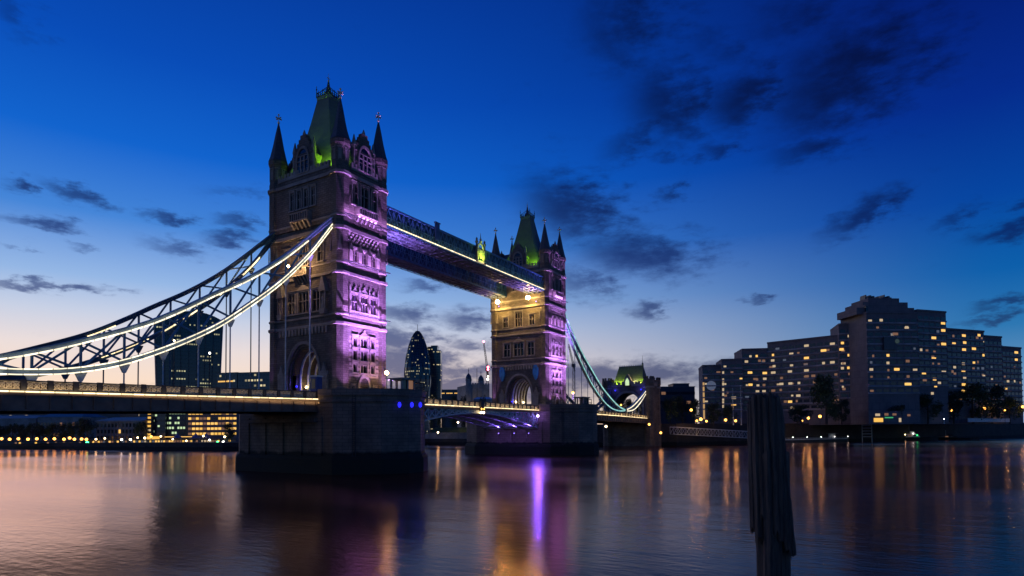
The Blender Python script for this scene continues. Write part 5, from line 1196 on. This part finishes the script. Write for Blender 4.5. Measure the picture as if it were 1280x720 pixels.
# ------------------------------------------------------------------ the big stepped hotel
def hotel():
    c0 = gx(1080, 320); t = thing('stepped_hotel', 'huge stepped concrete hotel with scattered lit windows on the embankment', 'hotel', (c0.x, c0.y, 9))
    Z = 9.0
    SP = [('A', 879, 338, 903, 336, 458), ('B', 903, 333, 929, 331, 450.5), ('C', 929, 336, 961, 334, 437.5), ('D', 961, 334, 1051, 308, 429.5), ('E', 1051, 305, 1070, 303, 406),
          ('F1', 1069, 303, 1086, 291.5, 388), ('F2', 1086, 290, 1150, 292, 391), ('G', 1150, 300, 1186, 306, 388), ('H', 1186, 312, 1233, 322, 411.5), ('I', 1233, 326, 1255, 331, 420.5), ('J', 1255, 338, 1279, 345, 434)]
    BL = {}
    for nm, xl, dl, xr, dr, yt in SP:
        bl = Block(xl, dl, xr, dr, yt, Z, 20 if nm != 'F1' else .8); BL[nm] = bl; bl.mb().build('wall', 'brown' if nm != 'F1' else 'hotelglass', t)
        b = MB(); b.boxT(bl.T, -.1, bl.w+.1, -bl.th, .35, bl.zt-.02, bl.zt+.9); b.build('roof_parapet', 'brown', t)
        fl = 3.25 if nm not in ('F2',) else 3.4; n = int((bl.zt-Z-9)/fl)
        n_ = min(n, 11); sl = MB()
        for k in range(n_):
            z = bl.zt-1.6-(k+1)*fl+1.0
            if nm == 'F1':
                MB().boxT(bl.T, .1, bl.w-.1, -.1, .9, z-1.3, z).build('balcony_band', 'spandrel', t)
            else:
                f = MB(); nn = max(2, int(bl.w/3.4))
                for q in range(nn):
                    u0 = bl.w*q/nn+.45; u1 = bl.w*(q+1)/nn-.45; f.boxT(bl.T, u0, u1, -.1, .05, z, z+1.5)
                f.build('window_band', 'hotelglass', t)
                sl.boxT(bl.T, -.05, bl.w+.05, -.1, .42, z-.95, z-.25)
        if sl.v: sl.build('spandrel', 'spandrel', t)
        if nm != 'F1':
            RW = random.Random(nm)
            for q in range({'D': 22, 'F2': 16, 'H': 12, 'G': 9, 'C': 9}.get(nm, 5)):
                kf = RW.randrange(max(n_, 1)); z = bl.zt-1.6-(kf+1)*fl+1.0; nn = max(2, int(bl.w/3.4)); i_ = RW.randrange(nn); u = bl.w*(i_+.5)/nn; wd = RW.uniform(.5, 1.1)
                MB().boxT(bl.T, max(u-wd, .1), min(u+wd, bl.w-.1), -.1, .07, z+.1, z+RW.uniform(.9, 1.4)).build('dim_window', RW.choice(('litdim', 'litdim', 'litpale', 'litcool')), t)
    # stepped head of the central tower, plant rooms and roof clutter
    bl = BL['F2']; 
    for (u0, u1, d1, h0, h1) in ((-.12, 1.02, -2.5, 0, 3.4), (.05, .94, -4, 3.4, 6.4), (.18, .8, -5, 6.4, 8.6)):
        MB().boxT(bl.T, bl.w*u0, bl.w*u1, -18, d1, bl.zt+h0, bl.zt+h1).build('plant_room', 'brown', t)
    R = random.Random(5)
    for k in range(14): u = bl.w*R.uniform(.2, .78); w = R.uniform(.3, 1.1); MB().boxT(bl.T, u, u+w, -12, -7-R.uniform(0, 3), bl.zt+8.6, bl.zt+9.2+R.uniform(.3, 1.8)).build('roof_vent', 'darkbld', t)
    MB().boxT(bl.T, bl.w*.30, bl.w*.56, -.1, 1.3, zat(1118, 437, 290), zat(1118, 420.5, 290)).build('recessed_bay', 'darkbld', t)
    u, z = bl.hit(1119, 427); MB().extT(bl.T, [(u+1.1*cos(2*pi*i/12), z+1.1*sin(2*pi*i/12)) for i in range(12)], 1.3, 1.45).build('round_sign', emit('dim round sign', (.5, .8, .7), .05), t)
    # round plaque on the western drum, lit corner and stair windows
    bl = BL['A']; u, z = bl.hit(889, 482); MB().extT(bl.T, [(u+2.6*cos(2*pi*i/24), z+2.6*sin(2*pi*i/24)) for i in range(24)], .0, .35).build('round_plaque', emit('pale plaque', (.55, .62, .72), .10, False, (.5, .5, .52)), t)
    u, z = bl.hit(880, 500); MB().boxT(bl.T, .0, .9, -.1, .25, zat(880, 524, 338), zat(880, 478, 338)).build('lit_corner', emit('warm corner strip', (1, .58, .22), .5, False), t)
    for y in (466, 475, 480, 487, 493, 499, 503.5, 508): 
        bl = BL['B']; u, z = bl.hit(904, y); MB().boxT(bl.T, max(u-.5, .05), u+.45, -.1, .12, z-.8, z+.8).build('lit_stair_window', 'litpale', t)
    def blk(px):
        for nm, xl, dl, xr, dr, yt in SP:
            if xl <= px < xr: return BL[nm]
    c7 = [(350, 234, 'p', 20), (390, 232, 'g', 18), (495, 225, 'g', 18), (493, 260, 'p', 30), (502, 297, 'p', 26), (497, 338, 'p', 40), (347, 338, 'g', 40), (442, 341, 'g', 38), (295, 379, 'g', 38), (350, 416, 'g', 36), (392, 382, 'd', 20), (442, 378, 'p', 30), (398, 421, 'p', 24), (437, 418, 'd', 24), (395, 459, 'p', 30), (437, 458, 'p', 30), (497, 454, 'd', 34), (550, 373, 'd', 24), (549, 411, 'p', 36), (604, 331, 'p', 36), (607, 408, 'p', 34), (243, 500, 'p', 38), (243, 542, 'g', 40), (662, 405, 'p', 22), (658, 486, 'p', 36), (605, 525, 'g', 36), (545, 450, 'd', 20), (664, 445, 'd', 16), (648, 521, 'd', 16),
          (710, 165, 'p', 38), (710, 244, 'g', 40), (710, 324, 'p', 38), (820, 196, 'g', 44), (820, 277, 'p', 22), (877, 272, 'p', 36), (877, 153, 'p', 38), (941, 148, 'g', 22), (933, 189, 'g', 38), (712, 362, 'd', 34), (941, 310, 'p', 22), (933, 391, 'd', 32), (944, 427, 'p', 14), (988, 103, 'p', 30), (990, 226, 'g', 36), (992, 307, 'g', 46), (990, 346, 'd', 26), (203, 465, 'd', 16), (435, 262, 'd', 24), (408, 262, 'd', 24), (760, 400, 'd', 20)]
    c8 = [(161, 176, 'p', 20), (194, 347, 'g', 18), (194, 384, 'p', 18), (196, 456, 'd', 12), (196, 420, 'd', 12), (237, 415, 'g', 34), (292, 487, 'g', 42), (292, 450, 'd', 18), (417, 262, 'g', 38), (465, 292, 'g', 40), (515, 290, 'g', 32), (462, 191, 'g', 34), (463, 226, 'g', 34), (417, 363, 'g', 36), (369, 433, 'g', 32), (373, 467, 'd', 32), (421, 463, 'g', 28), (426, 496, 'g', 22), (410, 532, 'p', 22), (466, 428, 'p', 36), (508, 426, 'd', 20), (563, 251, 'g', 34), (567, 285, 'g', 30), (564, 319, 'g', 36), (612, 315, 'g', 38), (637, 249, 'g', 26), (561, 388, 'p', 26), (561, 421, 'g', 34), (567, 455, 'p', 28), (563, 489, 'g', 36), (561, 521, 'g', 30), (612, 383, 'g', 22), (663, 347, 'g', 38), (664, 278, 'p', 26), (663, 448, 'p', 36), (628, 515, 'd', 12), (818, 333, 'g', 40), (818, 368, 'g', 32), (810, 405, 'd', 14), (778, 473, 'p', 26), (769, 510, 'g', 24), (810, 473, 'p', 16), (230, 243, 'd', 34), (420, 330, 'd', 20), (290, 375, 'd', 24), (122, 350, 'd', 12), (65, 187, 'd', 12), (512, 253, 'd', 18)]
    pts = [(870+x*.19444, 400+y*.19444, k, w*.19444) for x, y, k, w in c7]+[(1060+x*.257, 355+y*.257, k, w*.257) for x, y, k, w in c8]
    for px, py, k, wpx in pts:
        bl = blk(px)
        if not bl: continue
        u, z = bl.hit(px, py); wm = wpx*.34*.92
        MB().boxT(bl.T, max(u-wm/2, .1), min(u+wm/2, bl.w-.1), -.12, .09, z-.62, z+.62).build('lit_window', {'g': 'litgold', 'p': 'litpale', 'd': 'litdim'}[k], t)
    # lit ground floor below the tower
    lob = Block(1086, 283, 1150, 285, 514, 9.0, 6); lob.mb().build('lobby', 'brown', t)
    for px, py, w, h, mm in ((1097, 518.5, 6, 3, 'litpale'), (1108, 518, 5, 3, 'litdim'), (1098, 525, 12, 5, 'litamber'), (1118, 518, 5, 2.6, 'litdim'), (1125, 525, 3, 5, 'litpale'), (1136, 519, 4, 2.5, 'litdim')):
        u, z = lob.hit(px, py); MB().boxT(lob.T, max(u-w*.19, .1), min(u+w*.19, lob.w-.1), -.1, .1, z-h*.19, z+h*.19).build('lobby_window', mm, t)
    u, z = lob.hit(1111, 522); MB().boxT(lob.T, u-2, u+2, 0, .3, z-.25, z+.25).build('green_sign', emit('green sign', (.1, .8, .3), .5), t)
hotel()

# ------------------------------------------------------------------ lamps along the banks
def bank_lamp(label, px, py, dp, zg, mname, r, grp, pw=0):
    p = at(px, py, dp); zz = p.z; t = thing('street_lamp', label, 'street lamp', (p.x, p.y, zg), grp)
    MB().tube((p.x, p.y, zg), (p.x, p.y, zz-r*.8), .09, 5).build('post', 'darksteel', t); MB().ball(p, r, 8, 6).build('lamp_globe', mname, t, True)
    if pw: light('POINT', t, p, pw, (1, .58, .18), radius=r*1.05)
for k, (px, py) in enumerate(((2, 548.5), (12, 549), (23, 548.5), (35, 549), (46, 548.5), (57, 549), (68, 548.5), (80, 549), (87, 547.5), (93, 549), (102, 548.8), (108, 549.2))):
    bank_lamp('orange quay lamp before the dark riverside trees, %s from the picture edge' % ORD[k], px, py, 290, 2.9, 'lamp', .62, 'orange quay lamps', 120)
for k, (px, py, mm, r) in enumerate(((120, 549, 'lampw', .4), (131, 548, 'lampw', .35), (152, 549.5, 'white', .45), (163, 549.5, 'lampw', .5), (172, 547, 'lampw', .35), (181, 547.5, 'lampw', .45), (189, 545.5, 'lamp', .5), (201, 545.5, 'lampw', .35), (216, 549, 'lampw', .35), (233, 551, 'lampw', .35), (254, 545, 'lampw', .4), (262, 550, 'white', .4), (272, 552.5, 'greenl', .5), (279, 552.5, 'white', .5), (281, 546, 'lampw', .5), (256, 554.5, 'lampw', .5))):
    bank_lamp('small bright quay light below the offices, %s after the orange lamps' % ORD[k], px, py, 288, 2.9, mm, r, 'small quay lights')
bank_lamp('green navigation light on the quay right of the orange lamps', 109, 553.5, 283, 1.5, 'greenl', .7, 'navigation lights')
RL = [(864, 512.5, .6), (871, 526, .5), (876, 524, .7), (883, 526.5, .5), (907, 525, .6), (919.5, 526, .55), (1003, 526, .4), (1010.5, 522.5, .7), (1025, 520.5, .75), (1075.5, 518, .7), (1148, 515, .6), (1175, 514.5, .6), (1188.5, 513, .75), (1203, 515, .5), (1230.5, 510.5, .75), (1256, 513, .45), (1278.5, 508.5, .7)]
where = ['beside the gate tower tree', 'lowest of the cluster by the hotel corner', 'brightest of the cluster by the hotel corner', 'right end of the cluster by the hotel corner', 'below the round plaque', 'left of the flagpoles', 'small one right of the timber pile', 'under the low tree right of the timber pile', 'before the biggest tree', 'at the left of the hotel lobby', 'at the right of the hotel lobby', 'before the right wing, duller of a pair', 'before the right wing, brighter of a pair', 'small one in a gap of the trees', 'bright one before the second biggest tree', 'faint one among the last trees', 'last one at the right edge']
for k, (px, py, r) in enumerate(RL):
    dp = 262 if k < 6 else 300 if k < 10 else 305+4*(k-10)
    bank_lamp('golden promenade lamp %s' % where[k], px, py, dp, 9.0, 'lamp', r*.95, 'golden promenade lamps', 1300)
_q = gx(829, 262, 9); bank_lamp('amber lamp at the foot of the gate tower', 826, 541, 255, 6.4, 'lamp', .5, 'gate tower lamps', 700)
bank_lamp('small amber lamp under the far road deck', 757.5, 533, 225, 6, 'lampw', .4, 'gate tower lamps', 120); bank_lamp('amber lamp at the root of the gate tower below the deck', 811.5, 530.5, 240, 6, 'lamp', .45, 'gate tower lamps', 300)
# grassy bank and riverside wall seen below the low span
_b = Block(536, 325, 590, 318, 541.5, -1, 14); _t = thing('riverside_wall', 'pale riverside wall under the low span, catching lamp light', 'river wall', _b.a); _b.mb().build('wall', 'pale_stone', _t); MB().boxT(_b.T, -.3, _b.w+.3, -.6, .3, _b.zt, _b.zt+.3).build('coping', 'pale_stone', _t)
b = MB(); b.hexa([_b.T(0, -1, _b.zt), _b.T(_b.w, -1, _b.zt), _b.T(_b.w, -22, _b.zt), _b.T(0, -22, _b.zt), _b.T(0, -8, _b.zt+3.0), _b.T(_b.w, -8, _b.zt+3.0), _b.T(_b.w, -20, _b.zt+3.2), _b.T(0, -20, _b.zt+3.2)]); o = b.build('grass_bank', 'turf'); struct(o)
bank_lamp('greenish white lamp on the grass bank below the low span', 572.5, 528, 320, 5.5, 'lampw', .5, 'grass bank lamps', 900); bank_lamp('warm lamp by the riverside wall below the low span', 547.5, 540.5, 312, 4.4, 'lampw', .45, 'grass bank lamps', 500)

# ------------------------------------------------------------------ river furniture on the right
def gangway():
    a, c = at(842, 538.2, 262), at(941, 543.6, 285); t = thing('gangway_bridge', 'pale lattice gangway sloping from the embankment down to the pontoon', 'gangway', (c.x, c.y, 0))
    d = (c-a); n = 22; s = Vector((d.y, -d.x, 0)).normalized()
    for off, nm in ((s*0, 1), (-s*2.2, 2)):
        b = MB(); h = 3.1; A, C = a+off, c+off
        b.tube(A-UPV*h/2, C-UPV*h/2, .16, 5).tube(A+UPV*h/2, C+UPV*h/2, .16, 5)
        for i in range(n): p0, p1 = A+d*(i/n), A+d*((i+1)/n); b.tube(p0+UPV*(h/2 if i % 2 else -h/2), p1+UPV*(-h/2 if i % 2 else h/2), .1, 4); 
        for i in range(0, n+1, 2): p0 = A+d*(i/n); b.tube(p0-UPV*h/2, p0+UPV*h/2, .08, 4)
        b.build('side_truss', 'pale', t)
    b = MB(); w = -s*2.2; b.hexa([a-UPV*1.5, c-UPV*1.5, c-UPV*1.5+w, a-UPV*1.5+w, a-UPV*1.35, c-UPV*1.35, c-UPV*1.35+w, a-UPV*1.35+w]); b.build('walkway', 'darksteel', t)
gangway()
def pontoon():
    A, C = onz(966, 554, 0), onz(1074, 551.5, 0); d = (C-A); e = d.normalized(); n = Vector((e.y, -e.x, 0))
    t = thing('landing_pontoon', 'long low pontoon with pale railing and a row of tiny lights', 'pontoon', A)
    T = lambda u, dd, z: tuple(A+e*u+n*dd+UPV*z); W_ = d.length
    MB().boxT(T, 0, W_, -7, 0, -.4, 1.3).build('hull', 'darksteel', t)
    b = MB()
    for z in (1.9, 2.4): b.boxT(T, 0, W_, -.15, -.05, z, z+.1)
    for i in range(30): u = .05+(W_-.1)*i/29; b.boxT(T, u-.05, u+.05, -.15, -.05, 1.3, 2.45)
    b.boxT(T, 0, W_, -.2, -.14, 1.35, 1.8); b.build('railing', 'pale', t)
    MB().boxT(T, W_*.66, W_*.84, -5, -1.2, 1.3, 4.3).build('shelter', 'pale', t); MB().boxT(T, W_*.64, W_*.86, -5.3, -.9, 4.3, 4.55).build('shelter_roof', 'lead', t)
    for i in range(6): p = Vector(T(W_*(.06+.16*i), -.1, 2.75)); MB().ball(p, .2, 6, 4).build('lamp', 'white', t)
pontoon()
def dolphin():
    c = onz(1084, 552, 0); t = thing('ladder_tower', 'pale openwork ladder tower standing in the river by the pontoon', 'ladder tower', c); f = away(c); r = Vector((f.y, -f.x, 0)); h = zat(1084, 523.5, (c-CAMPOS).dot(Fw))
    for s in (-1, 1): MB().tube(c+r*s*2.2-UPV*2, c+r*s*2.2+UPV*h, .22, 6).build('post', 'pale', t)
    for k in range(7): z = 2.6+k*(h-3)/6; MB().tube(c-r*2.2+UPV*z, c+r*2.2+UPV*z, .22, 4).build('rung', 'pale', t)
    for s in (-1, 1): MB().tube(c+r*s*2.2-f*-3-UPV*2, c+r*s*2.2+UPV*h*.8, .16, 5).build('raker', 'darksteel', t)
dolphin()
def boat(label, px, py, dp, Lm, heading, hullm, cabm, lights=(), h=1.0, name='moored_boat'):
    c = onz(px, py, 0) if dp is None else gx(px, dp, 0); t = thing(name, label, 'boat', c, 'moored boats'); f = away(c); r = Vector((f.y, -f.x, 0)); ex = (r*cos(heading)+f*sin(heading)).normalized(); ey = Vector((-ex.y, ex.x, 0))
    P = lambda u, v, z: tuple(c+ex*u*Lm+ey*v*Lm+UPV*z)
    st = [(-.5, .085, .0), (-.46, .1, .0), (-.2, .115, 0), (.15, .115, 0), (.36, .075, .25), (.5, .006, .6)]
    rings = [[P(u, -w*.7, -.5), P(u, -w, 1.3*h+z*h), P(u, w, 1.3*h+z*h), P(u, w*.7, -.5)] for u, w, z in st]
    MB().loft(rings).build('hull', hullm, t)
    b = MB(); b.loft([[P(-.32, -.08, 1.3*h), P(.18, -.08, 1.3*h), P(.18, .08, 1.3*h), P(-.32, .08, 1.3*h)], [P(-.30, -.07, 2.6*h), P(.13, -.07, 2.6*h), P(.13, .07, 2.6*h), P(-.30, .07, 2.6*h)]]); b.build('cabin', cabm, t)
    b = MB(); b.loft([[P(.0, -.05, 2.6*h), P(.1, -.05, 2.6*h), P(.1, .05, 2.6*h), P(.0, .05, 2.6*h)], [P(.0, -.045, 3.7*h), P(.07, -.045, 3.7*h), P(.07, .045, 3.7*h), P(.0, .045, 3.7*h)]]); b.build('wheelhouse', cabm, t)
    for i in range(5): MB().loft([[P(-.27+i*.08, s, 1.75*h), P(-.22+i*.08, s, 1.75*h), P(-.22+i*.08, s, 2.3*h), P(-.27+i*.08, s, 2.3*h)] for s in (-.084, .084)]).build('window', 'litdim' if i in (1, 3) else 'glass', t)
    MB().tube(P(-.02, 0, 2.6*h), P(-.02, 0, 6.2*h), .09, 5).build('mast', 'pale', t)
    for u, z, mm, rr in lights: MB().ball(P(u, -.09 if sin(heading) >= 0 else .09, z), rr, 6, 4).build('lamp', mm, t)
boat('dark river boat with lit wheelhouse moored before the hotel lobby', 1138, 550.5, None, 26, .05, 'darksteel', 'pale', ((-.1, 3.3, 'lampw', .3), (.05, 3.9, 'white', .25), (.12, 3.0, 'greenl', .2)), 1.4)
boat('long low dark barge lying astern of the river boat', 1184, 549.5, None, 30, .0, 'darksteel', 'darksteel', (), .9)
for k, (px, py, mm) in enumerate(((28, 558.5, 'darksteel'), (62, 559, 'darksteel'), (140, 559, 'pale'), (165, 559.5, 'darksteel'), (190, 559, 'pale'), (214, 559.5, 'darksteel'), (238, 559, 'pale'), (262, 559.5, 'darksteel'), (281, 560, 'darksteel'))):
    boat('small %s boat moored under the far quay, %s from the picture edge' % ('pale' if mm == 'pale' else 'dark', ORD[k]), px, py, None, 9.5, .03*(k % 3), mm, 'pale' if k % 2 else 'darksteel', ((.3, 2.2, ('lampw', 'white', 'lamp', 'redl')[k % 4], .22), (-.35, 2.0, ('white', 'lampw')[k % 2], .2)), .85)
for k, (px, yt, dp) in enumerate(((916.5, 486, 268), (926.5, 482, 270), (1180, 524, 300))):
    c = gx(px, dp, 9); t = thing('flagpole', ('slim pale flagpole left of the timber pile, shorter of two', 'slim pale flagpole left of the timber pile, taller of two', 'short white pole with a lamp above the river boat')[k], 'flagpole', c, 'flagpoles')
    zt = zat(px, yt, dp); MB().lathe(c.x, c.y, [(.3, 9), (.3, 9.4), (.14, 9.6), (.08, zt)], 6).build('pole', 'pale', t); MB().ball((c.x, c.y, zt+.15), .22, 6, 4).build('truck', 'white' if k == 2 else 'pale', t)
# pale railing on the embankment at the right
_b = Block(1210, 306, 1262, 330, 521, 9.9, .4); _t = thing('promenade_parapet', 'pale parapet panel run on the embankment at the right', 'parapet', _b.a); MB().boxT(_b.T, 0, _b.w, -.3, 0, 9.9, 11.6).build('panel', 'pale', _t); MB().boxT(_b.T, -.1, _b.w+.1, -.4, .1, 11.6, 11.8).build('coping', 'pale', _t)

# ------------------------------------------------------------------ the weathered pile in the foreground
def pile():
    m, t_, b_ = mat('rotten timber'); N = NT(t_); M['wood'] = m
    tcn = N.n('ShaderNodeTexCoord'); mp = N.n('ShaderNodeMapping'); mp.inputs['Scale'].default_value = (14, 14, .7); N.l(tcn.outputs['Object'], mp.inputs[0])
    nz = N.n('ShaderNodeTexNoise'); nz.inputs['Scale'].default_value = 1.3; nz.inputs['Detail'].default_value = 8; nz.inputs['Roughness'].default_value = .7; N.l(mp.outputs[0], nz.inputs['Vector'])
    cr = N.n('ShaderNodeValToRGB'); N.l(nz.outputs['Fac'], cr.inputs[0]); cr.color_ramp.elements[0].position = .3; cr.color_ramp.elements[0].color = (.008, .006, .005, 1); cr.color_ramp.elements[1].position = .75; cr.color_ramp.elements[1].color = (.24, .16, .11, 1)
    N.l(cr.outputs[0], b_.inputs['Base Color']); b_.inputs['Roughness'].default_value = .85
    bp = N.n('ShaderNodeBump'); bp.inputs['Strength'].default_value = .9; bp.inputs['Distance'].default_value = .04; N.l(nz.outputs['Fac'], bp.inputs['Height']); N.l(bp.outputs[0], b_.inputs['Normal'])
    dp = 9.0; c = gx(963, dp, 0); f = away(c); r = Vector((f.y, -f.x, 0)); k = dp/FPX
    t = thing('timber_pile', 'dark rotten timber pile standing in the water in the foreground, outer layer broken away', 'timber pile', (c.x, c.y, -1))
    zz = lambda py: zat(963, py, dp)
    R = random.Random(11)
    # inner core, exposed at the bottom
    def column(cx, hwid, dwid, zb, zt, taper, seed, nm, lean=0.0, ragged_top=.16, ragged_bot=0, n=22):
        R = random.Random(seed); ph = [R.uniform(0, 6.28) for _ in range(6)]; rings = []
        rad = [1+.10*sin(3*2*pi*i/n+ph[0])+.08*sin(5*2*pi*i/n+ph[1])+R.uniform(-.13, .13) for i in range(n)]
        lv = 26; top = [R.uniform(-1, .25)*ragged_top for _ in range(n)]; bot = [R.uniform(-.4, 1)*ragged_bot for _ in range(n)]
        for j in range(lv+1):
            s = j/lv; ring = []
            for i in range(n):
                a = 2*pi*i/n; q = rad[i]*(1+R.uniform(-.06, .06)+.05*sin(7*s+ph[2])+.04*sin(19*s+ph[3]))*(1+taper*s); z0 = zb+bot[i]; z1 = zt+top[i]; z = z0+(z1-z0)*s
                ring.append(tuple(c+r*(cx*k+hwid*k*cos(a)*q+lean*k*(z-zb)/(zt-zb))+f*(dwid*k*sin(a)*q)+UPV*(z-c.z)))
            rings.append(ring)
        return MB().loft(rings).build(nm, 'wood', t)
    column(-1, 18.5, 19, -2, zz(560), .0, 1, 'inner_core')
    # outer planks: long split staves of unequal length
    SV = [(-20, 6.5, -8, 499, 664, -1.0), (-13.5, 7.5, -15, 494, 676, -1.5), (-6.5, 5, -18, 492.5, 650, -2.0), (0, 7, -19, 495, 684, -4), (7, 5.5, -18, 491.5, 662, -5.5), (13, 7, -15, 496, 676, -7.5), (15.5, 5.5, -10, 493, 686, -13), (18, 5.5, -3, 505, 692, -17),
          (-18, 8, 8, 496, 664, -3), (-6, 10, 16, 494, 668, -3), (9, 10, 15, 497, 676, -6), (18, 8, 8, 506, 688, -9)]
    for i, (x, w, dd, yt, yb, ln) in enumerate(SV):
        o = column(x*.80-6-ln*.8, w*.74, 6.0, zz(yb), zz(yt), .0, 20+i, 'split_stave', ln*.8, .06, .16, 14)
        for v in o.data.vertices: v.co += f*(dd*k*.8)
    column(-1, 15.5, 15, zz(640), zz(501), .02, 5, 'heartwood', -5, .05, .05)
pile()
for k, (px, yt, w) in enumerate(((777, 499, 20), (789, 497, 20), (801, 500, 18))):
    tree('dark tree glimpsed through the gate tower arch, %s of three' % ('left', 'middle', 'right')[k], px, yt, w, 300+k*4, 9.0, 'trees behind the gate tower', k)
